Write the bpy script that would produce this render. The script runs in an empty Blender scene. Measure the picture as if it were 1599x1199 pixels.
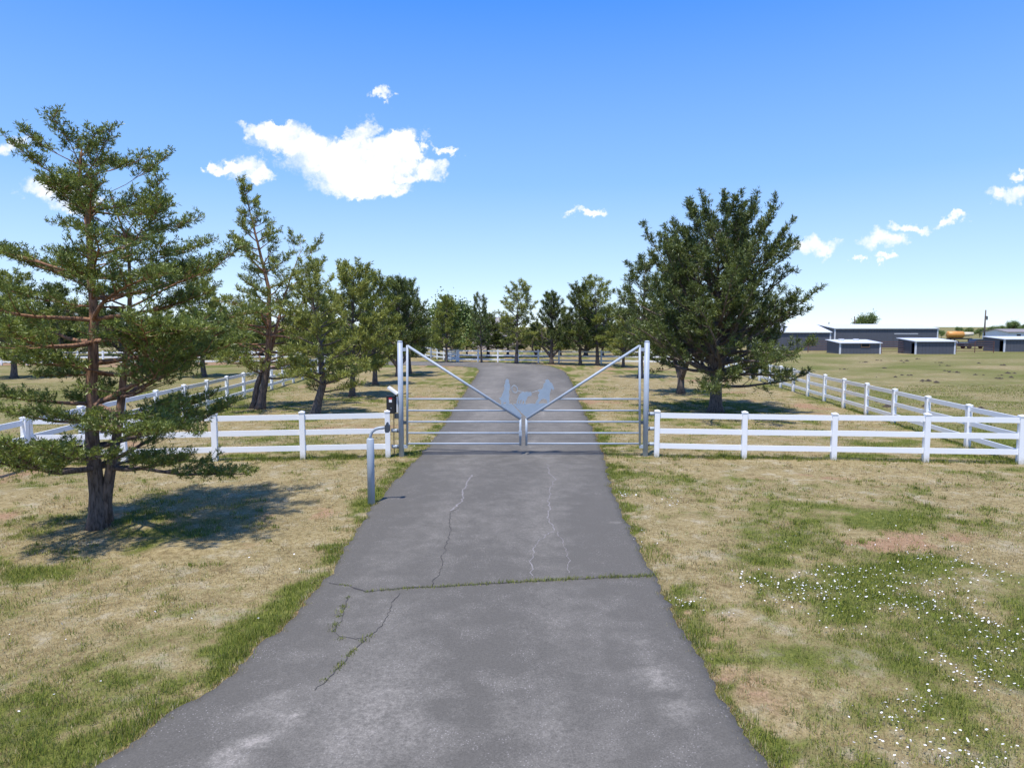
import bpy, math, random
import numpy as np
from mathutils import Vector, Matrix

# ------------------------------------------------------------------ camera
W_PX, H_PX, FPX, VH, CH = 1599.0, 1199.0, 1050.0, 510.0, 4.0
sc = bpy.context.scene
COL = sc.collection
PITCH = math.atan((H_PX / 2 - VH) / FPX)
cam_d = bpy.data.cameras.new("camera")
cam_d.sensor_width = 36.0
cam_d.lens = 36.0 * FPX / W_PX
cam_d.clip_start, cam_d.clip_end = 0.1, 20000
cam = bpy.data.objects.new("camera", cam_d)
cam.location = (0, 0, CH)
cam.rotation_euler = (math.pi / 2 - PITCH, 0, 0)
COL.objects.link(cam)
sc.camera = cam

def ray(u, v):
    x, y = (u - W_PX / 2) / FPX, (H_PX / 2 - v) / FPX
    c, s = math.cos(PITCH), math.sin(PITCH)
    return Vector((x, c + y * s, -s + y * c))
def G(u, v, z=0.0):                       # a point of the ground seen at a pixel
    d = ray(u, v); t = (z - CH) / d.z
    return Vector((d.x * t, d.y * t, z))
def P(u, v, Y):                           # a point at depth Y
    d = ray(u, v); t = Y / d.y
    return Vector((d.x * t, Y, CH + d.z * t))

# ------------------------------------------------------------------ sky, sun, exposure
SUN_EL, SUN_AZ = math.radians(72), math.radians(206)      # azimuth clockwise from +Y
sd = Vector((math.sin(SUN_AZ) * math.cos(SUN_EL), math.cos(SUN_AZ) * math.cos(SUN_EL), math.sin(SUN_EL)))
sun_d = bpy.data.lights.new("sun", 'SUN'); sun_d.energy = 2.65; sun_d.angle = math.radians(1.5); sun_d.color = (1.0, 0.955, 0.89)
sun = bpy.data.objects.new("sun", sun_d); sun.rotation_euler = sd.to_track_quat('Z', 'Y').to_euler(); COL.objects.link(sun)
sc.view_settings.view_transform = 'Standard'; sc.view_settings.look = 'None'
sc.view_settings.exposure = 1.15; sc.view_settings.gamma = 1.0

class NT:
    """small helper to write node trees"""
    def __init__(self, tree): self.t = tree; self.n = tree.nodes; self.l = tree.links
    def add(self, typ, **kw):
        nd = self.n.new(typ)
        for k, v in kw.items(): setattr(nd, k, v)
        return nd
    def put(self, sock, val):
        if isinstance(val, bpy.types.NodeSocket): self.l.new(val, sock)
        elif val is not None: sock.default_value = val
    def math(self, op, a, b=None, c=None, clamp=False):
        nd = self.add('ShaderNodeMath', operation=op); nd.use_clamp = clamp
        for i, x in enumerate((a, b, c)):
            if x is not None: self.put(nd.inputs[i], x)
        return nd.outputs[0]
    def vmath(self, op, a, b=None, out=0):
        nd = self.add('ShaderNodeVectorMath', operation=op)
        self.put(nd.inputs[0], a)
        if b is not None: self.put(nd.inputs[1], b)
        return nd.outputs['Value'] if op in ('DOT_PRODUCT', 'LENGTH') else nd.outputs[0]
    def noise(self, vec, scale, detail=4, rough=0.55, col=False):
        nd = self.add('ShaderNodeTexNoise'); nd.inputs['Scale'].default_value = scale
        nd.inputs['Detail'].default_value = detail; nd.inputs['Roughness'].default_value = rough
        if vec is not None: self.l.new(vec, nd.inputs['Vector'])
        return nd.outputs['Color' if col else 'Fac']
    def ramp(self, fac, stops):
        nd = self.add('ShaderNodeValToRGB'); e = nd.color_ramp.elements
        while len(e) < len(stops): e.new(0.5)
        for i, (p, c) in enumerate(stops):
            e[i].position = p; e[i].color = (*c, 1) if len(c) == 3 else c
        self.l.new(fac, nd.inputs[0]); return nd.outputs[0]
    def mix(self, fac, a, b, typ='MIX'):
        nd = self.add('ShaderNodeMix', data_type='RGBA', blend_type=typ)
        self.put(nd.inputs[0], fac)
        for s, x in ((nd.inputs[6], a), (nd.inputs[7], b)):
            if isinstance(x, tuple): s.default_value = (*x, 1) if len(x) == 3 else x
            else: self.l.new(x, s)
        return nd.outputs[2]
    def smooth(self, x, lo, hi):
        nd = self.add('ShaderNodeMapRange', interpolation_type='SMOOTHSTEP'); self.put(nd.inputs[0], x)
        nd.inputs[1].default_value = lo; nd.inputs[2].default_value = hi
        return nd.outputs[0]

world = bpy.data.worlds.new("World"); sc.world = world; world.use_nodes = True
wt = NT(world.node_tree); wt.n.clear()
sky = wt.add('ShaderNodeTexSky', sky_type='NISHITA'); sky.sun_disc = False
sky.sun_elevation = SUN_EL; sky.sun_rotation = SUN_AZ; sky.altitude = 1900; sky.air_density = 1.0; sky.dust_density = 0.15; sky.ozone_density = 2.2
hs = wt.add('ShaderNodeHueSaturation'); hs.inputs['Saturation'].default_value = 1.22; hs.inputs['Value'].default_value = 1.0
wt.l.new(wt.mix(1.0, sky.outputs[0], (0.90, 0.97, 1.16), 'MULTIPLY'), hs.inputs['Color'])
tc = wt.add('ShaderNodeTexCoord'); dirv = tc.outputs['Generated']
sx = wt.add('ShaderNodeSeparateXYZ'); wt.l.new(dirv, sx.inputs[0])
dx, dy, dz = sx.outputs
dyc = wt.math('MAXIMUM', dy, 0.05)
cv = wt.add('ShaderNodeCombineXYZ'); wt.put(cv.inputs[0], wt.math('DIVIDE', dx, dyc)); wt.put(cv.inputs[1], wt.math('DIVIDE', dz, dyc))
p0 = cv.outputs[0]
w1 = wt.vmath('MULTIPLY', wt.vmath('SUBTRACT', wt.noise(p0, 19, 9, 0.68, True), (0.5, 0.5, 0.5)), (0.12, 0.085, 0))
p1 = wt.vmath('ADD', p0, w1)
CLOUDS = [(405, 206, 40, 13), (445, 220, 62, 26), (505, 245, 70, 34), (565, 252, 72, 36), (622, 240, 42, 34), (640, 222, 25, 24), (560, 283, 85, 20), (600, 296, 50, 12),
          (565, 208, 26, 22), (672, 265, 30, 19), (640, 275, 30, 12), (385, 262, 44, 20), (352, 261, 20, 8), (415, 274, 30, 12), (602, 154, 20, 9),
          (915, 330, 26, 8), (1268, 382, 42, 18), (1370, 373, 40, 18), (1418, 350, 32, 8), (1480, 344, 30, 10), (1582, 306, 38, 17), (1596, 274, 26, 9),
          (20, 228, 38, 16), (85, 292, 62, 20), (130, 318, 50, 16), (1385, 405, 18, 7), (1345, 410, 14, 6), (692, 230, 26, 7)]
tot = None
for (cx, cy, rx, ry) in CLOUDS:
    d = ray(cx, cy)
    q = wt.vmath('MULTIPLY', wt.vmath('SUBTRACT', p1, (d.x / d.y, d.z / d.y, 0)), (FPX / rx / 1.02, FPX / ry / 1.02, 0))
    m = wt.math('SUBTRACT', 1.0, wt.vmath('DOT_PRODUCT', q, q), clamp=True)
    tot = m if tot is None else wt.math('ADD', tot, m)
fine = wt.noise(p0, 34, 8, 0.62)
body = wt.math('MULTIPLY', wt.math('MINIMUM', tot, 1.4), wt.math('MULTIPLY_ADD', fine, 1.7, 0.15))
mask = wt.math('MULTIPLY', wt.smooth(body, 0.03, 1.1), wt.math('GREATER_THAN', dy, 0.06))
# the rest of the sky goes on with a few scattered small clouds
dzc = wt.math('MAXIMUM', dz, 0.06)
cv2 = wt.add('ShaderNodeCombineXYZ'); wt.put(cv2.inputs[0], wt.math('DIVIDE', dx, dzc)); wt.put(cv2.inputs[1], wt.math('DIVIDE', dy, dzc))
rest = wt.math('MULTIPLY', wt.smooth(wt.noise(cv2.outputs[0], 0.9, 8, 0.6), 0.66, 0.78), wt.math('MULTIPLY', wt.smooth(dz, 0.06, 0.2), wt.smooth(dy, 0.3, 0.1)))
mask = wt.math('MAXIMUM', mask, rest)
cloudcol = wt.mix(wt.smooth(fine, 0.3, 0.7), (3.3, 3.4, 3.55), (3.65, 3.65, 3.65))
# clear high-plains sky: deep blue overhead paling to the horizon, over the Nishita base
grad = wt.ramp(wt.math('MAXIMUM', dz, 0.0), [(0.0, (0.76, 0.88, 0.99)), (0.06, (0.57, 0.76, 0.97)), (0.2, (0.29, 0.53, 0.95)), (0.42, (0.085, 0.30, 0.92)), (1.0, (0.05, 0.2, 0.72))])
skyc0 = wt.mix(0.12, wt.vmath('MULTIPLY', grad, (3.38, 3.38, 3.42)), hs.outputs[0])
skyc = wt.mix(wt.math('MULTIPLY', mask, 0.96), skyc0, cloudcol)
bg = wt.add('ShaderNodeBackground'); wt.l.new(skyc, bg.inputs[0]); bg.inputs[1].default_value = 0.145
wo = wt.add('ShaderNodeOutputWorld'); wt.l.new(bg.outputs[0], wo.inputs[0])

# ------------------------------------------------------------------ helpers
def tag(o, label=None, cat=None, group=None, kind=None):
    if label: o['label'] = label
    if cat: o['category'] = cat
    if group: o['group'] = group
    if kind: o['kind'] = kind
    return o
def link(o, parent=None):
    COL.objects.link(o)
    if parent: o.parent = parent
    return o
def empty(name, loc, rz=0.0):
    o = bpy.data.objects.new(name, None); o.location = loc; o.rotation_euler = (0, 0, rz); o.empty_display_size = 0.3
    return link(o)
class MB:
    """collects shapes, built as one mesh"""
    def __init__(self): self.v = []; self.f = []
    def box(self, a, b):
        x0, y0, z0 = a; x1, y1, z1 = b; i = len(self.v)
        self.v += [(x0, y0, z0), (x1, y0, z0), (x1, y1, z0), (x0, y1, z0), (x0, y0, z1), (x1, y0, z1), (x1, y1, z1), (x0, y1, z1)]
        self.f += [tuple(i + k for k in q) for q in ((0, 3, 2, 1), (4, 5, 6, 7), (0, 1, 5, 4), (1, 2, 6, 5), (2, 3, 7, 6), (3, 0, 4, 7))]
        return self
    def poly(self, pts):
        i = len(self.v); self.v += [tuple(p) for p in pts]; self.f.append(tuple(range(i, i + len(pts)))); return self
    def prism(self, pts, off):
        """closed outline pts (3D, planar) extruded by the vector off"""
        i, n = len(self.v), len(pts)
        self.v += [tuple(p) for p in pts] + [tuple(Vector(p) + Vector(off)) for p in pts]
        self.f.append(tuple(range(i + n - 1, i - 1, -1))); self.f.append(tuple(range(i + n, i + 2 * n)))
        for k in range(n): self.f.append((i + k, i + (k + 1) % n, i + n + (k + 1) % n, i + n + k))
        return self
    def tube(self, pts, radii, n=8, cap=True):
        pts = [Vector(p) for p in pts]
        if not hasattr(radii, '__len__'): radii = [radii] * len(pts)
        i0 = len(self.v); ref = None
        for k, p in enumerate(pts):
            d = (pts[min(k + 1, len(pts) - 1)] - pts[max(k - 1, 0)])
            d = d.normalized() if d.length > 1e-9 else Vector((0, 0, 1))
            if ref is None: ref = d.orthogonal().normalized()
            ref = ref - d * ref.dot(d)
            ref = ref.normalized() if ref.length > 1e-6 else d.orthogonal().normalized()
            b = d.cross(ref)
            for j in range(n):
                a = 2 * math.pi * j / n
                q = p + (ref * math.cos(a) + b * math.sin(a)) * radii[k]
                self.v.append((q.x, q.y, q.z))
        for k in range(len(pts) - 1):
            for j in range(n):
                a, b2 = i0 + k * n + j, i0 + k * n + (j + 1) % n
                self.f.append((a, b2, b2 + n, a + n))
        if cap:
            self.f.append(tuple(i0 + j for j in range(n - 1, -1, -1)))
            e = i0 + (len(pts) - 1) * n
            self.f.append(tuple(e + j for j in range(n)))
        return self
    def mesh(self, name, mat, smooth=False):
        me = bpy.data.meshes.new(name); me.from_pydata([tuple(v) for v in self.v], [], self.f)
        me.materials.append(mat)
        if smooth: me.polygons.foreach_set('use_smooth', [True] * len(me.polygons))
        me.update(); return me
    def build(self, name, mat, parent=None, smooth=False):
        return link(bpy.data.objects.new(name, self.mesh(name, mat, smooth)), parent)

def np_mesh(name, verts, faces, k, mat, attrs=None):
    """fast mesh from numpy arrays: faces all have k corners"""
    me = bpy.data.meshes.new(name); nv, nf = len(verts), len(faces)
    me.vertices.add(nv); me.vertices.foreach_set('co', np.ascontiguousarray(verts, dtype=np.float32).ravel())
    me.loops.add(nf * k); me.loops.foreach_set('vertex_index', np.ascontiguousarray(faces, dtype=np.int32).ravel())
    me.polygons.add(nf); me.polygons.foreach_set('loop_start', np.arange(0, nf * k, k, dtype=np.int32))
    me.update(calc_edges=True)
    for an, arr in (attrs or {}).items():
        if arr.ndim == 1:
            a = me.attributes.new(an, 'FLOAT', 'POINT'); a.data.foreach_set('value', arr.astype(np.float32))
        else:
            a = me.attributes.new(an, 'FLOAT_COLOR', 'POINT'); a.data.foreach_set('color', np.ascontiguousarray(np.c_[arr, np.ones(len(arr))], dtype=np.float32).ravel())
    me.materials.append(mat); return me

def hash2(ix, iy, seed):
    h = (ix.astype(np.int64) * 374761393 + iy.astype(np.int64) * 668265263 + seed * 1442695041) & 0x7fffffff
    h = ((h ^ (h >> 13)) * 1274126177) & 0x7fffffff
    return ((h ^ (h >> 16)) & 0xffff) / 65535.0
def vnoise(x, y, seed=0):
    ix, iy = np.floor(x), np.floor(y); fx, fy = x - ix, y - iy
    fx = fx * fx * (3 - 2 * fx); fy = fy * fy * (3 - 2 * fy)
    a, b = hash2(ix, iy, seed), hash2(ix + 1, iy, seed); c, d = hash2(ix, iy + 1, seed), hash2(ix + 1, iy + 1, seed)
    return (a * (1 - fx) + b * fx) * (1 - fy) + (c * (1 - fx) + d * fx) * fy
def fbm(x, y, seed=0, octv=4):
    s, a, n = 0, 0.5, 0
    for o in range(octv):
        s = s + a * vnoise(x * 2 ** o + 17.3 * o, y * 2 ** o + 9.1 * o, seed + o); n += a; a *= 0.55
    return s / n
def sstep(x, lo, hi):
    t = np.clip((x - lo) / (hi - lo), 0, 1); return t * t * (3 - 2 * t)

# ------------------------------------------------------------------ materials
MATS = {}
def mat(name, color, rough=0.6, metal=0.0, var=0.0, vscale=3.0, bump=0.0, bscale=40.0, spec=0.5):
    m = bpy.data.materials.new(name); m.use_nodes = True; t = NT(m.node_tree)
    b = t.n['Principled BSDF']; b.inputs['Roughness'].default_value = rough; b.inputs['Metallic'].default_value = metal
    b.inputs['Specular IOR Level'].default_value = spec
    tcn = t.add('ShaderNodeTexCoord').outputs['Object']
    nz = t.noise(tcn, vscale, 5, 0.6)
    lo = tuple(c * (1 - var) for c in color); hi = tuple(min(1, c * (1 + var)) for c in color)
    t.l.new(t.ramp(nz, [(0.3, lo), (0.7, hi)]), b.inputs['Base Color'])
    if bump:
        bn = t.add('ShaderNodeBump'); bn.inputs['Strength'].default_value = bump; bn.inputs['Distance'].default_value = 0.01
        t.l.new(t.noise(tcn, bscale, 4), bn.inputs['Height']); t.l.new(bn.outputs[0], b.inputs['Normal'])
    MATS[name] = m; return m
mat('vinyl', (0.86, 0.87, 0.88), 0.45, var=0.02, vscale=2)
mat('pipe', (0.36, 0.41, 0.47), 0.5, var=0.05, vscale=6, bump=0.05)
mat('sheet', (0.33, 0.40, 0.47), 0.5, var=0.06, vscale=3)
mat('black', (0.018, 0.018, 0.02), 0.45, var=0.1)
mat('slate', (0.05, 0.065, 0.08), 0.5, var=0.1)
mat('sticker_red', (0.6, 0.04, 0.06), 0.5); mat('white_paint', (0.8, 0.8, 0.8), 0.45, var=0.03)
mat('barn_grey', (0.085, 0.09, 0.11), 0.55, var=0.07, vscale=0.4)
mat('barn_side', (0.085, 0.09, 0.11), 0.55, var=0.07, vscale=0.4)
mat('roof_white', (0.62, 0.63, 0.66), 0.4, var=0.03); mat('rust', (0.12, 0.05, 0.04), 0.7, var=0.25, vscale=5)
mat('dark_inside', (0.015, 0.015, 0.017), 0.9); mat('brown_frame', (0.28, 0.15, 0.08), 0.6)
mat('orange', (0.58, 0.27, 0.06), 0.45, var=0.08); mat('cream', (0.62, 0.55, 0.42), 0.6, var=0.08)
mat('rubber', (0.02, 0.02, 0.02), 0.8); mat('car_blue', (0.03, 0.04, 0.06), 0.25); mat('glass', (0.04, 0.05, 0.06), 0.08)
mat('pole_wood', (0.11, 0.09, 0.075), 0.85, var=0.2); mat('shingle', (0.22, 0.2, 0.2), 0.85, var=0.15)
mat('stucco', (0.5, 0.42, 0.36), 0.85, var=0.08); mat('house_white', (0.72, 0.72, 0.74), 0.7, var=0.03)
mat('crack', (0.052, 0.048, 0.045), 0.95, var=0.3, vscale=8); mat('seal', (0.215, 0.198, 0.19), 0.9, var=0.25, vscale=6)
mat('dung', (0.05, 0.037, 0.025), 0.95, var=0.3)

def bark(name, low, high, z0, z1):
    m = bpy.data.materials.new(name); m.use_nodes = True; t = NT(m.node_tree); b = t.n['Principled BSDF']; b.inputs['Roughness'].default_value = 0.9
    tcn = t.add('ShaderNodeTexCoord').outputs['Object']; s = t.add('ShaderNodeSeparateXYZ'); t.l.new(tcn, s.inputs[0])
    mp = t.vmath('MULTIPLY', tcn, (1, 1, 0.22)); nz = t.noise(mp, 22, 5, 0.65)
    f = t.smooth(t.math('ADD', s.outputs[2], t.math('MULTIPLY', t.noise(tcn, 2.0, 3), 1.2)), z0, z1)
    c = t.mix(f, low, high); c = t.mix(t.smooth(nz, 0.35, 0.6), t.mix(1.0, c, (0.35, 0.33, 0.32), 'MULTIPLY'), c)
    t.l.new(c, b.inputs['Base Color'])
    bn = t.add('ShaderNodeBump'); bn.inputs['Strength'].default_value = 0.9; bn.inputs['Distance'].default_value = 0.03
    t.l.new(nz, bn.inputs['Height']); t.l.new(bn.outputs[0], b.inputs['Normal']); MATS[name] = m; return m
bark('bark_scots', (0.17, 0.13, 0.11), (0.36, 0.19, 0.105), 1.9, 4.0)
bark('bark_grey', (0.17, 0.135, 0.115), (0.21, 0.16, 0.13), 1.5, 6.0)

def leafmat(name, dark, light, trans=0.25):
    m = bpy.data.materials.new(name); m.use_nodes = True; t = NT(m.node_tree); t.n.remove(t.n['Principled BSDF'])
    at = t.add('ShaderNodeAttribute', attribute_name='tint')
    c = t.mix(at.outputs['Fac'], dark, light)
    d = t.add('ShaderNodeBsdfDiffuse'); t.l.new(c, d.inputs[0]); tr = t.add('ShaderNodeBsdfTranslucent'); t.l.new(c, tr.inputs[0])
    gl = t.add('ShaderNodeBsdfGlossy'); gl.inputs['Roughness'].default_value = 0.45; gl.inputs[0].default_value = (0.9, 0.95, 0.9, 1)
    mx = t.add('ShaderNodeMixShader'); mx.inputs[0].default_value = trans; t.l.new(d.outputs[0], mx.inputs[1]); t.l.new(tr.outputs[0], mx.inputs[2])
    m2 = t.add('ShaderNodeMixShader'); m2.inputs[0].default_value = 0.04; t.l.new(mx.outputs[0], m2.inputs[1]); t.l.new(gl.outputs[0], m2.inputs[2])
    t.l.new(m2.outputs[0], t.n['Material Output'].inputs[0]); MATS[name] = m; return m
leafmat('needle_scots', (0.062, 0.092, 0.022), (0.29, 0.335, 0.058))
leafmat('needle_dark', (0.043, 0.066, 0.020), (0.19, 0.225, 0.046))
leafmat('needle_olive', (0.11, 0.135, 0.03), (0.42, 0.43, 0.085))
leafmat('needle_mid', (0.09, 0.118, 0.026), (0.36, 0.385, 0.066))
leafmat('leaf_green', (0.075, 0.115, 0.03), (0.26, 0.34, 0.09))

# ------------------------------------------------------------------ driveway outline (also used for the grass)
EDGE = [(-190, 1400, 1310, 1400), (150, 1199, 1195, 1199), (330, 1080, 1122, 1080), (462, 960, 1050, 960), (520, 890, 1013, 890), (585, 790, 965, 790),
        (640, 728, 946, 728), (668, 700, 937, 700), (700, 655, 917, 655), (728, 610, 898, 610), (742, 590, 889, 590), (748, 580, 880, 580),
        (744, 574.5, 858, 571.5), (722, 572.3, 826, 568.0), (690, 571.2, 788, 566.3), (640, 570.3, 715, 565.0), (560, 569.8, 570, 564.2)]
Lp = np.array([G(a, b)[:2] for a, b, c, d in EDGE]); Rp = np.array([G(c, d)[:2] for a, b, c, d in EDGE])
def resample(pl, n):
    seg = np.r_[0, np.cumsum(np.linalg.norm(np.diff(pl, axis=0), axis=1))]
    return seg
NR, NCOL = 420, 36
par = np.arange(len(EDGE), dtype=float)
mid = (Lp + Rp) / 2; sl = np.r_[0, np.cumsum(np.linalg.norm(np.diff(mid, axis=0), axis=1))]
# rows denser near the camera
q = np.linspace(0, 1, NR) ** 1.6 * sl[-1]
tt = np.interp(q, sl, par)
def smooth_curve(pl, tt):
    out = np.empty((len(tt), 2))
    for k in range(2):
        y = pl[:, k]; n = len(y); i = np.clip(tt.astype(int), 0, n - 2); f = tt - i
        p0_, p1_, p2_, p3_ = y[np.maximum(i - 1, 0)], y[i], y[i + 1], y[np.minimum(i + 2, n - 1)]
        lin = p1_ + (p2_ - p1_) * f
        cr = 0.5 * (2 * p1_ + (p2_ - p0_) * f + (2 * p0_ - 5 * p1_ + 4 * p2_ - p3_) * f ** 2 + (3 * p1_ - p0_ - 3 * p2_ + p3_) * f ** 3)
        out[:, k] = 0.5 * lin + 0.5 * cr
    return out
Lc, Rc = smooth_curve(Lp, tt), smooth_curve(Rp, tt)
dirx = (Rc - Lc) / np.linalg.norm(Rc - Lc, axis=1)[:, None]
Lc = Lc + dirx * ((fbm(q * 1.3, q * 0 + 3.3, 5, 4) - 0.5) * 0.24)[:, None]
Rc = Rc + dirx * ((fbm(q * 1.3, q * 0 + 8.3, 9, 4) - 0.5) * 0.24)[:, None]
for arr, sd2 in ((Lc, 15), (Rc, 19)): arr += dirx * ((fbm(q * 7, q * 0 + sd2, sd2, 3) - 0.5) * 0.16)[:, None]
def drive_dist(x, y):
    """signed distance in metres to the straight part of the driveway edge: negative on the asphalt"""
    yl = np.interp(y, Lc[:330, 1], Lc[:330, 0]); yr = np.interp(y, Rc[:330, 1], Rc[:330, 0])
    d = np.maximum(yl - x, x - yr)
    far = y > G(744, 576).y
    farroad = (y > G(722, 572).y) & (y < G(800, 566).y + 0.5) & (x < G(858, 571).x)
    return np.where(far, np.where(farroad, -1.0, 1.5), d)

# ------------------------------------------------------------------ ground with grass fields
GATE_Y = G(627, 712).y
FENCES_FOR_GRASS = []
TREE_BASES = [(G(155, 820), 2.6), (G(1117, 641), 4.0), (G(1063, 613), 3.0), (G(490, 648), 2.3), (G(406, 637), 2.5), (G(550, 618), 2.2), (G(586, 600), 2.2)]
def fields(x, y):
    """greenness, bare soil and grass length over the ground"""
    n1 = fbm(x * 0.35, y * 0.35, 1, 5); n2 = fbm(x * 1.5, y * 1.5, 21, 4); n3 = fbm(x * 0.12, y * 0.12, 41, 4)
    dd = drive_dist(x, y)
    n5 = fbm(x * 5, y * 5, 25, 3); g = 0.20 + 1.1 * (n1 - 0.48) + 0.85 * (n2 - 0.5) + 0.5 * (n5 - 0.5)
    g += (0.72 - 0.22 * (x < 0) * sstep(-y, -11, -8)) * np.exp(-np.maximum(dd - 0.12, 0) / 0.36) * sstep(n2 + 0.5 * (n5 - 0.5), 0.34, 0.58)
    right = sstep(x, 2.2, 4.0) * sstep(-y, -13.5, -9.0)
    g += 0.42 * right
    left = sstep(-x, 3.0, 6.0) * sstep(-y, -10.5, -7.5)
    g += 0.05 * left
    front = np.exp(-((y - GATE_Y + 0.05) / 0.35) ** 2) * (np.abs(x) > 3.5)
    g += 0.5 * front * sstep(n2, 0.3, 0.55)
    pasture = sstep(x, 15.0, 17.0) * sstep(y, 18, 21) + sstep(-x, 13.5, 15.0) * sstep(y, 16, 19)
    g = g * (1 - 0.55 * pasture) + pasture * (0.36 + 0.35 * (n3 - 0.5))
    for c, r in TREE_BASES:
        g += 0.33 * np.exp(-((x - c.x) ** 2 + (y - c.y) ** 2) / r ** 2) * sstep(n2, 0.3, 0.6)
    pc = G(1395, 815); g += 1.0 * np.exp(-(((x - pc.x) / 0.75) ** 2 + ((y - pc.y) / 0.55) ** 2)) * sstep(n2, 0.2, 0.5)
    mid_ = sstep(y, 45, 60) * (1 - pasture); g += 0.15 * mid_
    s = sstep(fbm(x * 0.22 + 7, y * 0.22, 61, 4), 0.56, 0.74) * (1 - np.clip(g, 0, 1)) * (1 - 0.6 * pasture) * (1 - 0.85 * right) * 0.8
    for (u, v, rx, ry) in ((1450, 840, 1.6, 0.8), (1350, 850, 0.9, 0.5), (470, 800, 1.3, 1.0), (330, 850, 1.0, 0.6), (1250, 745, 2.0, 0.5), (560, 668, 2.5, 0.8)):
        c = G(u, v); s = s + 0.8 * np.exp(-(((x - c.x) / rx) ** 2 + ((y - c.y) / ry) ** 2)) * sstep(n2, 0.35, 0.6)
    s = s + 0.9 * np.exp(-(np.maximum(dd, 0) / 0.10) ** 2) * sstep(n1, 0.40, 0.55)
    return np.clip(g, 0, 1), np.clip(s, 0, 1), dd

def axis(lo, hi, step, far_lo, far_hi, grow=1.18):
    a = list(np.arange(lo, hi + 1e-6, step)); s = step
    up = [];  x = hi
    while x < far_hi: s *= grow; x += s; up.append(x)
    dn = []; x = lo; s = step
    while x > far_lo: s *= grow; x -= s; dn.append(x)
    return np.array(dn[::-1] + a + up)
gx = axis(-17, 19, 0.14, -4000, 4000); gy = axis(4, 40, 0.14, -300, 6000, 1.10)
X, Y = np.meshgrid(gx, gy); xf, yf = X.ravel(), Y.ravel()
gg, ss, dd = fields(xf, yf)
zz = (fbm(xf * 0.5, yf * 0.5, 77, 3) - 0.5) * 0.10 * sstep(dd, 0.1, 1.5) * (yf < 60) - 0.01
ny, nx = X.shape
ii = (np.arange(ny - 1)[:, None] * nx + np.arange(nx - 1)[None, :]).ravel()
gf = np.c_[ii, ii + 1, ii + 1 + nx, ii + nx]

gm = bpy.data.materials.new('ground_dry_grass'); gm.use_nodes = True; t = NT(gm.node_tree); b = t.n['Principled BSDF']
b.inputs['Roughness'].default_value = 0.95; b.inputs['Specular IOR Level'].default_value = 0.1
pos = t.add('ShaderNodeNewGeometry').outputs['Position']
ag = t.add('ShaderNodeAttribute', attribute_name='green').outputs['Fac']; as_ = t.add('ShaderNodeAttribute', attribute_name='soil').outputs['Fac']
nf = t.noise(pos, 9, 6, 0.7); nfine = t.noise(t.vmath('MULTIPLY', pos, (1, 0.6, 1)), 45, 3, 0.7); nl = t.noise(pos, 0.7, 5, 0.65)
dry = t.ramp(nf, [(0.28, (0.17, 0.13, 0.06)), (0.5, (0.30, 0.24, 0.12)), (0.72, (0.40, 0.335, 0.19))])
grn = t.ramp(nf, [(0.28, (0.06, 0.075, 0.018)), (0.5, (0.12, 0.14, 0.03)), (0.75, (0.22, 0.22, 0.06))])
nm = t.noise(pos, 1.6, 6, 0.7)
dry = t.mix(t.smooth(nm, 0.50, 0.68), dry, t.ramp(nf, [(0.3, (0.30, 0.26, 0.17)), (0.7, (0.47, 0.41, 0.29))])); dry = t.mix(t.smooth(nm, 0.46, 0.32), dry, t.ramp(nf, [(0.3, (0.13, 0.10, 0.045)), (0.7, (0.30, 0.23, 0.12))]))
soil = t.ramp(nf, [(0.3, (0.24, 0.14, 0.08)), (0.7, (0.40, 0.27, 0.17))])
gfac = t.smooth(t.math('ADD', ag, t.math('MULTIPLY', t.math('SUBTRACT', nf, 0.5), 0.9)), 0.22, 0.72)
c = t.mix(gfac, dry, grn); c = t.mix(t.smooth(t.math('ADD', as_, t.math('MULTIPLY', t.math('SUBTRACT', nf, 0.5), 0.8)), 0.3, 0.8), c, soil)
c = t.mix(1.0, c, t.ramp(nfine, [(0.3, (0.62, 0.60, 0.58)), (0.62, (1.1, 1.1, 1.08))]), 'MULTIPLY')
c = t.mix(1.0, c, t.ramp(nl, [(0.3, (0.86, 0.86, 0.84)), (0.7, (1.08, 1.06, 1.04))]), 'MULTIPLY')
t.l.new(c, b.inputs['Base Color'])
bn = t.add('ShaderNodeBump'); bn.inputs['Strength'].default_value = 0.8; bn.inputs['Distance'].default_value = 0.04
t.l.new(t.math('ADD', nf, t.math('MULTIPLY', nfine, 0.5)), bn.inputs['Height']); t.l.new(bn.outputs[0], b.inputs['Normal'])
ground = link(bpy.data.objects.new('ground', np_mesh('ground', np.c_[xf, yf, zz], gf, 4, gm, {'green': gg, 'soil': ss})))
tag(ground, kind='structure')
ground.data.polygons.foreach_set('use_smooth', [True] * len(ground.data.polygons))

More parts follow.
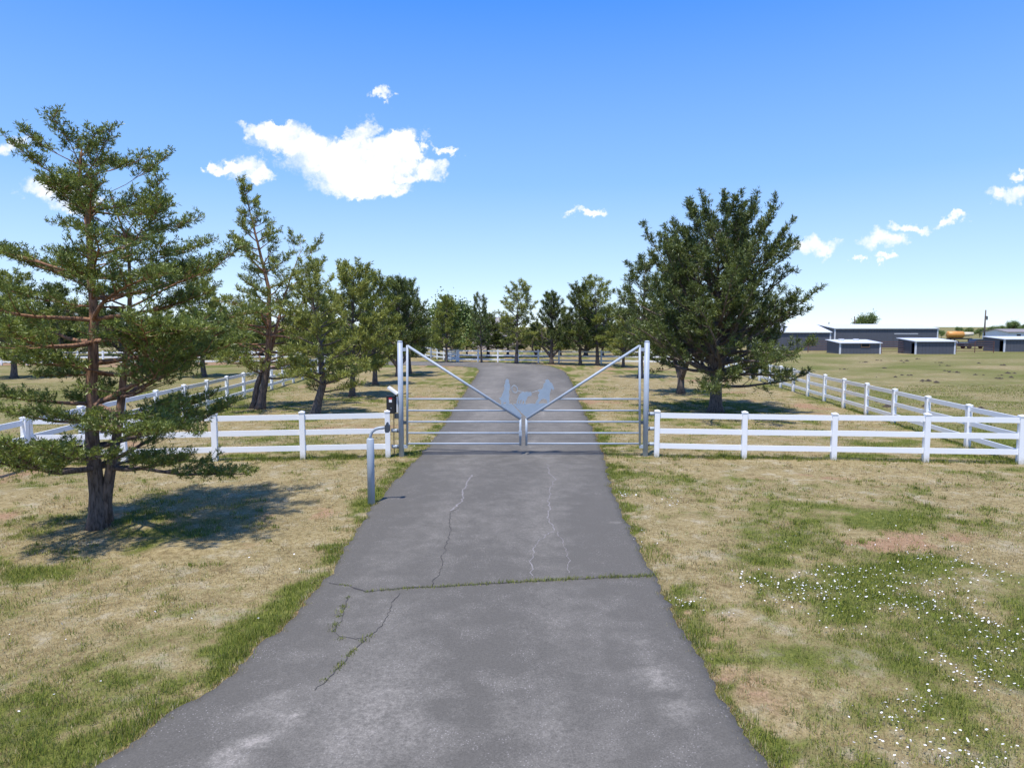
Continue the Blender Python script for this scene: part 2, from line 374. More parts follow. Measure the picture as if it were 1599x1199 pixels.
# ------------------------------------------------------------------ driveway
frac = np.linspace(0, 1, NCOL)
DX = Lc[:, None, 0] + (Rc - Lc)[:, None, 0] * frac[None, :]; DY = Lc[:, None, 1] + (Rc - Lc)[:, None, 1] * frac[None, :]
dxf, dyf = DX.ravel(), DY.ravel()
wear = 0.8 * (fbm(dxf * 0.5, dyf * 0.22, 301, 5) - 0.38) + 0.25 * sstep(-dyf, -11, -6) * fbm(dxf * 0.9, dyf * 0.9, 311, 4)
def seg_d(px, py, a, b_):
    ab = b_ - a; tq = np.clip(((px - a[0]) * ab[0] + (py - a[1]) * ab[1]) / (ab @ ab), 0, 1)
    return np.hypot(px - a[0] - tq * ab[0], py - a[1] - tq * ab[1])
n4 = fbm(dxf * 3.0, dyf * 3.0, 331, 4)
for (u0, v0, u1, v1, w, k) in ((360, 1190, 450, 1130, 0.16, 1.0), (395, 1120, 440, 1090, 0.08, 0.7), (830, 700, 850, 640, 0.10, 0.5), (1000, 1000, 1060, 1130, 0.12, 0.35),
                               (640, 1120, 860, 1130, 0.9, 0.3), (1150, 1170, 1020, 1060, 0.25, 0.35), (730, 690, 760, 610, 0.5, 0.25), (960, 818, 975, 818, 0.12, 0.8)):
    dq = seg_d(dxf, dyf, np.array(G(u0, v0)[:2]), np.array(G(u1, v1)[:2]))
    wear = wear + k * np.exp(-(dq / w) ** 2) * sstep(n4, 0.3, 0.62)
frr = np.tile(frac, NR); wear = wear + 0.16 * (np.exp(-((frr - 0.30) / 0.10) ** 2) + np.exp(-((frr - 0.70) / 0.10) ** 2)) * fbm(dxf * 1.4, dyf * 0.18, 351, 4) * 2 - 0.10
wear = wear + 0.22 * sstep(dyf, 15, 32)
wear = wear - 0.28 * np.exp(-(np.minimum(frac, 1 - frac)[None, :].repeat(NR, 0).ravel() / 0.06) ** 2)
top = np.c_[dxf, dyf, np.full(len(dxf), 0.03) + 0.02 * np.sin(np.tile(frac, NR) * math.pi)]
di = (np.arange(NR - 1)[:, None] * NCOL + np.arange(NCOL - 1)[None, :]).ravel()
df = np.c_[di, di + 1, di + 1 + NCOL, di + NCOL]
n0 = len(top); lv = np.c_[Lc, np.full(NR, -0.08)]; rv = np.c_[Rc, np.full(NR, -0.08)]
r_ = np.arange(NR - 1)
df = np.r_[df, np.c_[n0 + r_, r_ * NCOL, (r_ + 1) * NCOL, n0 + r_ + 1], np.c_[r_ * NCOL + NCOL - 1, n0 + NR + r_, n0 + NR + r_ + 1, (r_ + 1) * NCOL + NCOL - 1]]
am = bpy.data.materials.new('asphalt'); am.use_nodes = True; t = NT(am.node_tree); b = t.n['Principled BSDF']; b.inputs['Roughness'].default_value = 0.88; b.inputs['Specular IOR Level'].default_value = 0.25
pos = t.add('ShaderNodeNewGeometry').outputs['Position']; aw = t.add('ShaderNodeAttribute', attribute_name='wear').outputs['Fac']
agg = t.noise(pos, 48, 4, 0.9); mid_n = t.noise(pos, 2.2, 7, 0.68)
wv = t.math('ADD', t.math('MULTIPLY', aw, t.math('MULTIPLY_ADD', t.smooth(t.noise(pos, 16, 7, 0.85), 0.38, 0.66), 1.0, 0.4)), t.math('MULTIPLY', t.math('SUBTRACT', mid_n, 0.5), 0.75)); wv = t.math('ADD', wv, t.math('MULTIPLY', t.math('SUBTRACT', agg, 0.5), 0.45))
c = t.ramp(wv, [(0.0, (0.112, 0.103, 0.088)), (0.28, (0.158, 0.145, 0.124)), (0.55, (0.212, 0.194, 0.166)), (1.0, (0.30, 0.27, 0.235))])
vor = t.add('ShaderNodeTexVoronoi'); vor.inputs['Scale'].default_value = 30; t.l.new(pos, vor.inputs['Vector'])
stone = t.math('MULTIPLY', t.smooth(vor.outputs['Distance'], 0.26, 0.14), t.smooth(mid_n, 0.45, 0.62))
c = t.mix(t.math('MULTIPLY', stone, 0.7), c, (0.34, 0.31, 0.29))
c = t.mix(1.0, c, t.ramp(agg, [(0.3, (0.68, 0.68, 0.68)), (0.7, (1.25, 1.25, 1.25))]), 'MULTIPLY')
t.l.new(c, b.inputs['Base Color']); bn = t.add('ShaderNodeBump'); bn.inputs['Strength'].default_value = 0.45; bn.inputs['Distance'].default_value = 0.01
t.l.new(agg, bn.inputs['Height']); t.l.new(bn.outputs[0], b.inputs['Normal'])
drive = link(bpy.data.objects.new('driveway', np_mesh('driveway', np.r_[top, lv, rv], df, 4, am, {'wear': np.r_[wear, np.zeros(2 * NR)]})))
tag(drive, kind='structure')

def crown_z(p):                           # height of the slightly cambered asphalt at a point
    l = np.interp(p.y, Lc[:330, 1], Lc[:330, 0]); r = np.interp(p.y, Rc[:330, 1], Rc[:330, 0])
    f = min(max((p.x - l) / (r - l), 0), 1); return 0.03 + 0.02 * math.sin(f * math.pi)
rng = random.Random(4)
def crack(name, px, w, m, jit=0.03):
    pts = [G(u, v, 0.04) for u, v in px]; fine_ = []
    for a, b_ in zip(pts[:-1], pts[1:]):
        n = max(2, int((b_ - a).length / 0.07))
        fine_ += [a.lerp(b_, k / n) for k in range(n)]
    fine_.append(pts[-1]); mb = MB(); prev = None; off = 0.0
    for k, p in enumerate(fine_):
        d = fine_[min(k + 1, len(fine_) - 1)] - fine_[max(k - 1, 0)]; d.normalize(); s = Vector((-d.y, d.x, 0))
        off = off * 0.75 + rng.uniform(-jit, jit); ww = w * rng.uniform(0.35, 1.2); c_ = p + s * off; z = crown_z(c_) + 0.005
        mb.v += [(c_.x - s.x * ww, c_.y - s.y * ww, z), (c_.x + s.x * ww, c_.y + s.y * ww, z)]
        if k: i = len(mb.v); mb.f.append((i - 4, i - 2, i - 1, i - 3))
    mb.build(name, m, drive)
    return fine_
TRANS = crack('crack', [(514, 909), (545, 914), (572, 924), (630, 919), (700, 916), (780, 911), (850, 907), (930, 902), (1020, 898)], 0.016, MATS['crack'], 0.012)
LOOP = crack('crack', [(545, 930), (532, 955), (518, 985), (524, 996), (555, 1002), (585, 990), (605, 965), (622, 926)], 0.0065, MATS['crack'])
SLANT = crack('crack', [(572, 997), (548, 1020), (520, 1052), (490, 1078)], 0.008, MATS['crack'])
crack('crack', [(716, 792), (700, 805), (703, 830), (697, 855), (688, 885), (678, 914)], 0.007, MATS['crack'])
crack('crack', [(660, 706), (760, 704.5), (860, 704.5), (941, 707)], 0.013, MATS['crack'], 0.006)
crack('sealed_crack', [(737, 742), (724, 765), (718, 785), (706, 798)], 0.022, MATS['seal'])
crack('sealed_crack', [(852, 725), (866, 748), (858, 772), (857, 800), (862, 828), (838, 848), (827, 880), (829, 900)], 0.011, MATS['seal'])
crack('sealed_crack', [(870, 830), (884, 860), (890, 895)], 0.007, MATS['seal'])

# ------------------------------------------------------------------ grass blades, weeds and flowers
nr = np.random.default_rng(11)
def blades(x, y, length, width, colr, z=0.0, flat=0.6):
    n = len(x); az = nr.uniform(0, 2 * np.pi, n); lean = nr.uniform(0.15, 1.0, n) * flat * length
    dxy = np.c_[np.cos(az), np.sin(az)]; sd_ = np.c_[-dxy[:, 1], dxy[:, 0]] * (width / 2)[:, None]
    h = np.sqrt(np.maximum(length ** 2 - lean ** 2, (0.25 * length) ** 2)); b0 = np.c_[x, y]
    v = np.empty((n, 3, 3)); v[:, 0, :2] = b0 - sd_; v[:, 1, :2] = b0 + sd_; v[:, 2, :2] = b0 + dxy * lean[:, None]
    v[:, 0, 2] = z; v[:, 1, 2] = z; v[:, 2, 2] = z + h
    return v.reshape(-1, 3), np.repeat(colr, 3, axis=0)
BV, BC = [], []
TAN = np.array([[0.44, 0.35, 0.20], [0.36, 0.27, 0.13], [0.30, 0.21, 0.11], [0.50, 0.43, 0.27], [0.34, 0.33, 0.15]])
GRN = np.array([[0.14, 0.18, 0.032], [0.21, 0.25, 0.04], [0.10, 0.145, 0.032], [0.29, 0.29, 0.07], [0.25, 0.26, 0.08]])
for (d0, d1, per, wid, ls) in ((5.0, 9.0, 3400, 0.007, 1.0), (9.0, 14.0, 1700, 0.010, 1.05), (14.0, 24.0, 520, 0.017, 1.15), (24.0, 46.0, 130, 0.034, 1.25)):
    area = 0.9 * (d1 ** 2 - d0 ** 2); n = int(area * per)
    y = np.sqrt(nr.uniform(d0 ** 2, d1 ** 2, n)); x = nr.uniform(-0.9, 0.9, n) * y
    g_, s_, d_ = fields(x, y); clump = vnoise(x * 5, y * 5, 91)
    keep = (d_ > 0.03) & (nr.uniform(0, 1, n) < (0.30 + 0.7 * g_) * (1 - 0.75 * s_) * (0.35 + 0.9 * clump))
    x, y, g_, cl = x[keep], y[keep], g_[keep], clump[keep]; n = len(x)
    isg = nr.uniform(0, 1, n) < sstep(g_ + 0.25 * (cl - 0.5), 0.12, 0.75)
    colr = np.where(isg[:, None], GRN[nr.integers(0, 5, n)], TAN[nr.integers(0, 5, n)]) * nr.uniform(0.7, 1.2, n)[:, None]
    L_ = np.where(isg, 0.034 + 0.045 * g_, 0.030 + 0.02 * g_) * nr.uniform(0.6, 1.4, n) * ls
    v, c_ = blades(x, y, L_, np.full(n, wid) * nr.uniform(0.7, 1.3, n), colr, -0.012, 0.85); BV.append(v); BC.append(c_)
# taller tufts: driveway edge and along the fences
def tufts(cx, cy, n_each, spread, hgt, wid, cols, z=0.0):
    n = len(cx) * n_each; x = np.repeat(cx, n_each) + nr.normal(0, spread, n); y = np.repeat(cy, n_each) + nr.normal(0, spread, n)
    hh = np.repeat(nr.uniform(0.5, 1.2, len(cx)), n_each) * hgt * nr.uniform(0.6, 1.2, n)
    v, c_ = blades(x, y, hh, np.full(n, wid), cols[nr.integers(0, len(cols), n)] * nr.uniform(0.75, 1.2, n)[:, None], z, 0.7); BV.append(v); BC.append(c_)
k = nr.integers(10, 300, 520); side = nr.uniform(0, 1, 520) < 0.5
ex = np.where(side, Lc[k, 0] - np.abs(nr.normal(0, 0.22, 520)) - 0.06, Rc[k, 0] + np.abs(nr.normal(0, 0.22, 520)) + 0.06); ey = np.where(side, Lc[k, 1], Rc[k, 1])
ok = fbm(ex * 0.8, ey * 0.8, 140, 3) > 0.45
tufts(ex[ok], ey[ok], 45, 0.08, 0.10, 0.009, GRN)
k = nr.integers(5, 330, 2600); side = nr.uniform(0, 1, 2600) < 0.5; of = nr.normal(0.03, 0.045, 2600)
tufts(np.where(side, Lc[k, 0] - of, Rc[k, 0] + of), np.where(side, Lc[k, 1], Rc[k, 1]) + nr.uniform(-.1, .1, 2600), 10, 0.035, 0.06, 0.009, np.r_[TAN, GRN[3:]], 0.0)
for a_, b_2, n in ((G(1025, 713), G(1592, 724), 150), (G(606, 713), G(48, 727), 150), (G(1592, 724), G(1306, 633), 130)):   # grass left standing along the fences
    f = nr.uniform(0, 1, n); tufts(a_.x + (b_2.x - a_.x) * f, a_.y + (b_2.y - a_.y) * f + nr.normal(0, .07, n), 26, 0.07, 0.15, 0.012, GRN, -0.01)
for (d0, d1, n, hh, wd) in ((5.0, 11.0, 1500, 0.085, 0.008), (11.0, 22.0, 2600, 0.10, 0.013)):
    y = np.sqrt(nr.uniform(d0 ** 2, d1 ** 2, n)); x = nr.uniform(-0.9, 0.9, n) * y; g_, s_, d_ = fields(x, y)
    kg = (d_ > 0.1) & (nr.uniform(0, 1, n) < g_ * 1.3); kt = (d_ > 0.1) & ~kg & (nr.uniform(0, 1, n) < 0.45)
    tufts(x[kg], y[kg], 22, 0.05, hh, wd, GRN, -0.01); tufts(x[kt], y[kt], 18, 0.05, hh * 0.65, wd, TAN, -0.01)
me_grass = np_mesh('grass', np.concatenate(BV), np.arange(sum(len(v) for v in BV)).reshape(-1, 3), 3, None, {'Col': np.concatenate(BC)})
def colmat(name, trans=0.3):
    m = bpy.data.materials.new(name); m.use_nodes = True; t = NT(m.node_tree); t.n.remove(t.n['Principled BSDF'])
    at = t.add('ShaderNodeAttribute', attribute_name='Col').outputs['Color']
    d = t.add('ShaderNodeBsdfDiffuse'); t.l.new(at, d.inputs[0]); tr = t.add('ShaderNodeBsdfTranslucent'); t.l.new(at, tr.inputs[0])
    mx = t.add('ShaderNodeMixShader'); mx.inputs[0].default_value = trans; t.l.new(d.outputs[0], mx.inputs[1]); t.l.new(tr.outputs[0], mx.inputs[2])
    t.l.new(mx.outputs[0], t.n['Material Output'].inputs[0]); return m
me_grass.materials.clear(); me_grass.materials.append(colmat('grass_blade'))
tag(link(bpy.data.objects.new('grass', me_grass)), 'short dry and green grass covering the lawn beside the driveway', 'grass', kind='stuff')
# green growing in the cracks
BV, BC = [], []
for line, dens in ((TRANS, 1.0), (SLANT, 0.8), (LOOP, 0.35)):
    for p in line:
        f = (p.x - TRANS[0].x) / (TRANS[-1].x - TRANS[0].x) if line is TRANS else 0.5
        if rng.random() < dens * (0.55 + 0.45 * f):
            tufts(np.array([p.x]), np.array([p.y]), int(16 + 16 * f), 0.022 + 0.016 * f, 0.035 + 0.035 * f, 0.009, GRN, crown_z(p))
me = np_mesh('crack_weeds', np.concatenate(BV), np.arange(sum(len(v) for v in BV)).reshape(-1, 3), 3, None, {'Col': np.concatenate(BC)})
me.materials.clear(); me.materials.append(colmat('weed_blade'))
tag(link(bpy.data.objects.new('crack_weeds', me)), 'green weeds growing along the cracks in the asphalt', 'weeds', kind='stuff')
# white flowers: little open cups
def flowers():
    x = []; y = []
    n = 8000; d = np.sqrt(nr.uniform(25, 13.5 ** 2, n)); xx = nr.uniform(0.1, 0.9, n) * d
    w = sstep(fbm(xx * 0.8, d * 0.8, 171, 3), 0.36, 0.66) * sstep(xx, 3.0, 4.2) * sstep(-d, -13.0, -9.5); kp = (nr.uniform(0, 1, n) < 0.9 * w) & (drive_dist(xx, d) > 0.1); x.append(xx[kp]); y.append(d[kp])
    n = 500; d = np.sqrt(nr.uniform(25, 13 ** 2, n)); xx = -nr.uniform(0.2, 0.9, n) * d; w = np.exp(-np.maximum(drive_dist(xx, d), 0) / 1.6) * sstep(fbm(xx, d, 181, 3), 0.4, 0.65)
    kp = (nr.uniform(0, 1, n) < 0.7 * w) & (drive_dist(xx, d) > 0.05); x.append(xx[kp]); y.append(d[kp])
    for (u, v, n, sp) in ((975, 775, 40, 0.16), (990, 848, 45, 0.22), (1040, 785, 25, 0.2), (1395, 815, 22, 0.45), (640, 690, 40, 0.5), (690, 655, 40, 0.5), (1075, 945, 30, 0.2), (1290, 935, 20, 0.3), (745, 600, 25, 0.5)):
        c = G(u, v); xx = nr.normal(c.x, sp, n); yy = nr.normal(c.y, sp * 1.2, n); kp = drive_dist(xx, yy) > -0.05; x.append(xx[kp]); y.append(yy[kp])
    x, y = np.concatenate(x), np.concatenate(y); n = len(x); r = nr.uniform(0.006, 0.0155, n); h = nr.uniform(0.03, 0.075, n)
    a = np.arange(6) * np.pi / 3; tx, ty = nr.normal(0, 0.35, n), nr.normal(-0.25, 0.35, n)
    V = np.zeros((n, 7, 3)); V[:, 0] = np.c_[x, y, h]
    for k_ in range(6):
        ox, oy = np.cos(a[k_]) * r, np.sin(a[k_]) * r
        V[:, k_ + 1] = np.c_[x + ox, y + oy, h + 0.35 * r + ox * tx + oy * ty]
    F = np.array([(0, k_ + 1, (k_ + 1) % 6 + 1) for k_ in range(6)]); F = (np.arange(n)[:, None, None] * 7 + F[None]).reshape(-1, 3)
    return np_mesh('flowers', V.reshape(-1, 3), F, 3, mat('petal', (0.82, 0.80, 0.80), 0.7))
tag(link(bpy.data.objects.new('flowers', flowers())), 'small white wildflowers scattered through the grass beside the driveway', 'flowers', kind='stuff')
# dark droppings on the pasture
BVd = MB()
for _ in range(28):
    u, v = rng.uniform(1285, 1599), rng.uniform(560, 600) if rng.random() < 0.8 else rng.uniform(600, 640); c = G(u, v)
    for _k in range(rng.randint(1, 4)):
        cx, cy, r = c.x + rng.uniform(-.5, .5), c.y + rng.uniform(-.4, .4), rng.uniform(0.08, 0.26)
        i = len(BVd.v); BVd.v += [(cx + r * math.cos(a * 1.047) * rng.uniform(.7, 1.2), cy + r * math.sin(a * 1.047) * rng.uniform(.7, 1.2), 0.0) for a in range(6)] + [(cx, cy, r * 0.55)]
        BVd.f += [(i + a, i + (a + 1) % 6, i + 6) for a in range(6)]
tag(BVd.build('droppings', MATS['dung']), 'dark dung piles dotted over the pasture', 'dung', kind='stuff')

# ------------------------------------------------------------------ fences
PH, PW = 1.44, 0.15
pmt = bpy.data.materials.new('vinyl_post'); pmt.use_nodes = True; t = NT(pmt.node_tree); b = t.n['Principled BSDF']; b.inputs['Roughness'].default_value = 0.45
tco = t.add('ShaderNodeTexCoord').outputs['Object']; sz_ = t.add('ShaderNodeSeparateXYZ'); t.l.new(tco, sz_.inputs[0])
dirt = t.math('MULTIPLY', t.smooth(t.math('ADD', sz_.outputs[2], t.math('MULTIPLY', t.noise(tco, 14, 4), 0.25)), 0.38, 0.08), 0.75)
t.l.new(t.mix(dirt, (0.86, 0.87, 0.88), (0.42, 0.38, 0.27)), b.inputs['Base Color']); MATS['vinyl_post'] = pmt
def post_mesh():
    m = MB(); w = PW / 2; m.box((-w, -w, -0.2), (w, w, PH - 0.05)); e = w + 0.012
    m.box((-e, -e, PH - 0.047), (e, e, PH - 0.015)); i = len(m.v)
    m.v += [(-e, -e, PH - 0.0148), (e, -e, PH - 0.0148), (e, e, PH - 0.0148), (-e, e, PH - 0.0148), (0, 0, PH + 0.02)]
    m.f += [(i, i + 1, i + 4), (i + 1, i + 2, i + 4), (i + 2, i + 3, i + 4), (i + 3, i, i + 4)]
    return m.mesh('post', MATS['vinyl_post'])
POST = post_mesh(); RAIL = MB().box((0, -0.022, -0.078), (1, 0.022, 0.078)).mesh('rail', MATS['vinyl'])
RAIL_Z = (1.285, 0.81, 0.335)
def fence(label, a, b_, spacing=2.45, group=None, name='rail_fence', posts=None, skip_first=False, rails=RAIL_Z):
    a = Vector((a[0], a[1], 0)); b_ = Vector((b_[0], b_[1], 0)); root = empty(name, a, math.atan2(b_.y - a.y, b_.x - a.x)); L = (b_ - a).length
    tag(root, label, 'fence', group); n = max(1, round(L / spacing)); xs = [L * k / n for k in range(n + 1)] if posts is None else posts
    for k, x in enumerate(xs):
        if not (skip_first and k == 0):
            p = link(bpy.data.objects.new('post', POST), root); p.location = (x, 0, rng.uniform(-0.012, 0.012)); p.rotation_euler = (rng.uniform(-.008, .008), rng.uniform(-.008, .008), 0)
        if k < len(xs) - 1:
            for z in rails:
                r = link(bpy.data.objects.new('rail', RAIL), root); x0, x1 = x + PW / 2 - 0.02, xs[k + 1] - PW / 2 + 0.02
                z0 = z + rng.uniform(-0.01, 0.01); z1 = z + rng.uniform(-0.01, 0.01)
                r.location = (x0, 0, z0); r.rotation_euler = (0, -math.atan2(z1 - z0, x1 - x0), 0); r.scale = (x1 - x0, 1, 1)
    return root
FG = 'white three rail fences'
cornR = G(1592, 724); cornL = G(48, 727); fr0 = G(1025, 713); fl0 = G(606, 713)
fence('white three rail fence running right from the gate to the corner post', fr0, cornR, group=FG)
fence('white three rail fence running left from the gate behind the big pine', fl0, cornL, spacing=2.6, group=FG)
dR = (G(1306, 633) - cornR).normalized(); endR = cornR + dR * ((66 - cornR.y) / dR.y)
fence('white three rail fence receding along the right pasture', cornR, endR, spacing=2.75, group=FG, skip_first=True)
dL = (G(364, 627) - cornL).normalized(); endL = cornL + dL * ((64 - cornL.y) / dL.y); begL = cornL - dL * 5.2
fence('white three rail fence receding along the left paddock behind the pines', cornL, endL, spacing=2.6, group=FG, skip_first=True)
fence('white three rail fence at the left picture edge, nearest the camera', begL, cornL, spacing=2.6, group=FG, posts=[0, 2.6, 5.2 - 0.17])
fa = G(716, 565.5); fence('white three rail fence closing the view beyond the driveway bend', fa, G(1112, 570.5), spacing=2.35, group=FG)
fence('white rail fence receding left from the driveway bend', fa + Vector((-0.1, 0.35, 0)), G(664, 558.5), spacing=2.4, group=FG, skip_first=True)
fence('white rail fence with close rails beside the driveway bend', G(698, 564.5), fa + Vector((-0.2, 0.2, 0)), spacing=1.3, group=FG, rails=(1.3, 1.05, 0.8, 0.55, 0.3))
fence('distant white three rail fence across the left paddock', G(-160, 571), G(470, 568.5), spacing=2.5, group=FG)

# ------------------------------------------------------------------ gate
def gp(u, v): return P(u, v, GATE_Y)
PXM = FPX / GATE_Y
def gate_post(u, label, vtop=533, vbot=712):
    root = empty('gate_post', (gp(u, vbot).x, GATE_Y, 0)); tag(root, label, 'post', 'gate posts')
    hgt = gp(u, vtop).z
    MB().tube([(0, 0, -0.3), (0, 0, hgt - 0.03)], 0.08, 20).build('pole', MATS['pipe'], root, True)
    MB().tube([(0, 0, hgt - 0.029), (0, 0, hgt), (0, 0, hgt + 0.02)], [0.082, 0.078, 0.045], 20).build('cap', MATS['pipe'], root, True)
    return root, hgt
gl, HG = gate_post(627, 'grey steel pipe gate post carrying the black opener box'); gr, _ = gate_post(1007.5, 'grey steel pipe gate post beside the right fence')
xl, xr = gl.location.x, gr.location.x
for root, sgn, zs in ((gl, -1, (0.80, 0.30)), (gr, 1, (1.32, 0.86, 0.38))):
    for z in zs:
        s = MB().tube([(sgn * 0.075, 0, z), (sgn * 0.30, 0, z)], 0.055, 14).build('stub_pipe', MATS['pipe'], root, True)
        MB().tube([(sgn * 0.085, 0, z), (sgn * 0.115, 0, z)], 0.062, 14).build('collar', MATS['slate'], s, True)
    for z in (HG - 0.25, 1.05, 0.30):
        MB().box((-sgn * 0.19, -0.03, z - 0.05), (-sgn * 0.07, 0.03, z + 0.05)).build('hinge', MATS['slate' if z == 1.05 else 'pipe'], root)
def leaf(hu, du, lab, sgn):
    """one leaf of the gate: hu hinge stile pixel column, du latch stile column"""
    root = empty('gate_leaf', (gp(hu, 700).x, GATE_Y, 0)); tag(root, lab, 'gate', 'gate leaves'); ox = root.location.x
    L_ = lambda u, v: Vector((gp(u, v).x - ox, 0, gp(u, v).z))
    hp, dp = L_(hu, 540), L_(du, 654)
    MB().tube([L_(hu, 695), hp + Vector((0, 0, 0.02))], 0.036, 12).build('hinge_stile', MATS['pipe'], root, True)
    MB().tube([hp, dp], 0.040, 12).build('brace', MATS['pipe'], root, True)
    MB().tube([dp + Vector((0, 0, 0.012)), L_(du, 695.5)], 0.036, 12).build('latch_stile', MATS['pipe'], root, True)
    for v in (623, 641, 658.5, 676, 692.5):
        e = L_(du, v)
        if e.z > dp.z:
            f = (e.z - hp.z) / (dp.z - hp.z); e = hp.lerp(dp, f); e.z = L_(du, v).z
        MB().tube([L_(hu, v), e], 0.027, 10).build('rail', MATS['pipe'], root, True)
    return root, L_
lf, LL = leaf(636, 812.5, 'left leaf of the grey pipe gate with the tall figure cutout', 1)
rf, LR = leaf(999, 822, 'right leaf of the grey pipe gate with the calf and roper cutouts', -1)
lat = MB().box((-0.05, -0.05, 0), (0.05, 0.05, 0.14)).build('latch', MATS['pipe'], lf); lat.location = LL(812.5, 680)
def cut(name, pts, parent, F, th=0.012, y=0.0):
    v = [F(740 + a * 0.10837, 580 + b_ * 0.10837) for a, b_ in pts]
    for p in v: p.y = y - th / 2
    return MB().prism(v, (0, th, 0)).build(name, MATS['sheet'], parent)
cut('panel', [(385, 478), (430, 468), (470, 462), (548, 468), (660, 588), (690, 640), (675, 668), (560, 590)], lf, LL)
cut('panel', [(562, 470), (650, 462), (760, 470), (800, 462), (900, 466), (1000, 458), (1090, 462), (1000, 530), (765, 672), (745, 650)], rf, LR)
cut('figure', [(360, 385), (392, 372), (410, 330), (425, 290), (442, 245), (437, 200), (450, 170), (455, 130), (470, 108), (495, 110), (508, 135), (505, 165), (520, 190), (522, 240), (505, 285), (512, 340), (505, 410), (512, 440), (500, 474), (470, 474), (455, 440), (430, 440), (420, 474), (395, 480), (390, 420)], lf, LL, 0.010, -0.004)
cut('calf', [(612, 470), (618, 430), (630, 390), (650, 340), (672, 312), (700, 300), (740, 298), (770, 288), (785, 300), (815, 292), (832, 325), (825, 352), (790, 350), (770, 372), (760, 400), (745, 425), (742, 474), (722, 474), (727, 425), (705, 415), (695, 474), (680, 474), (690, 400), (668, 420), (660, 474), (648, 474), (655, 400), (638, 430), (630, 474)], rf, LR, 0.010, -0.004)
cut('roper', [(885, 470), (900, 425), (930, 390), (925, 340), (950, 300), (925, 280), (925, 262), (985, 250), (1000, 215), (1005, 175), (1030, 160), (1030, 122), (1060, 112), (1085, 125), (1095, 150), (1125, 170), (1150, 225), (1155, 262), (1130, 262), (1118, 240), (1100, 290), (1090, 340), (1092, 400), (1085, 474), (1062, 474), (1050, 410), (1010, 390), (975, 400), (940, 440), (925, 474)], rf, LR, 0.010, -0.004)
ring = MB(); cc = LR(740 + 588 * .10837, 580 + 255 * .10837)
ring.tube([cc + Vector((0.088 * math.cos(a), 0, 0.11 * math.sin(a) - 0.25 * 0.088 * math.cos(a))) for a in [k * math.pi / 12 for k in range(25)]], 0.011, 6, False).build('lasso_loop', MATS['sheet'], rf, True)
MB().tube([cc + Vector((0.09, 0, -0.05)), LR(740 + 800 * .10837, 580 + 315 * .10837), LR(740 + 930 * .10837, 580 + 272 * .10837)], 0.007, 5).build('rope', MATS['sheet'], rf)
# opener box, bracket, solar panel and cable on the left post
ob = empty('opener_box', (gp(611, 631).x, GATE_Y, 0)); tag(ob, 'black gate opener box with red and white sticker on the left gate post', 'control box')
zt, zb = gp(611, 618).z, gp(611, 645).z
MB().box((-0.13, -0.11, zb), (0.12, 0.09, zt)).build('case', MATS['black'], ob)
MB().box((-0.135, -0.118, zt - 0.012), (0.125, 0.095, zt + 0.006)).build('lid', MATS['black'], ob)
MB().box((-0.055, -0.115, zt - 0.10), (0.045, -0.1105, zt - 0.05)).build('sticker', MATS['sticker_red'], ob)
MB().box((-0.05, -0.115, zt - 0.19), (0.04, -0.1105, zt - 0.103)).build('sticker', MATS['white_paint'], ob)
MB().tube([(0.01, -0.118, zb + 0.17), (0.01, -0.108, zb + 0.17)], 0.014, 10).build('lock', MATS['pipe'], ob)
MB().box((0.122, -0.06, zb + 0.02), (0.165, 0.04, zt + 0.05)).build('bracket', MATS['black'], ob)
MB().tube([(0.19, -0.05, zb + 0.03), (0.19, -0.05, zt - 0.02)], 0.022, 8).build('conduit', MATS['white_paint'], ob)
MB().box((0.10, -0.06, zb - 0.16), (0.235, 0.05, zb - 0.01)).build('motor', MATS['slate'], ob)
MB().tube([(0.075, -0.03, zb), (0.08, -0.04, zb - 0.3), (0.07, -0.03, 0.5), (0.075, -0.02, -0.02)], 0.014, 6).build('cable', MATS['black'], ob)
sp = MB(); a_, b2 = gp(605.5, 605.5) - ob.location, gp(620, 616) - ob.location; dn = Vector((b2.x - a_.x, 0, b2.z - a_.z)).normalized(); up = Vector((-dn.z, 0, dn.x))
q4 = [Vector((a_.x, -0.16, a_.z)), Vector((b2.x, -0.16, b2.z)), Vector((b2.x, -0.16, b2.z)) + up * 0.055, Vector((a_.x, -0.16, a_.z)) + up * 0.055]
sp.prism(q4, (0, 0.32, 0)).build('solar_panel', MATS['white_paint'], ob)
# keypad bollard
bc = G(580, 787); kb = empty('keypad_bollard', bc); tag(kb, 'grey pipe bollard with a curved arm holding a keypad', 'bollard')
pm = FPX / bc.y; hb = P(580, 684, bc.y).z
MB().tube([(0, 0, -0.2), (0, 0, hb - 0.03), (0, 0, hb)], [0.082, 0.082, 0.06], 22).build('pole', MATS['pipe'], kb, True)
bq = lambda u, v: Vector((P(u, v, bc.y).x - bc.x, 0, P(u, v, bc.y).z))
MB().tube([bq(577.5, 688), bq(578.5, 680), bq(581, 674), bq(586, 670), bq(592, 668.3), bq(603, 667.3)], 0.034, 12).build('arm', MATS['pipe'], kb, True)
kc = bq(605, 668); kp_ = [(-.035, -.10), (.03, -.10), (.052, -.06), (.052, .05), (.02, .09), (.012, .125), (-.012, .125), (-.02, .09), (-.05, .06), (-.05, -.06)]
MB().prism([(kc.x + a, -0.07, kc.z + b_) for a, b_ in kp_], (0, 0.13, 0)).build('keypad', MATS['slate'], kb)

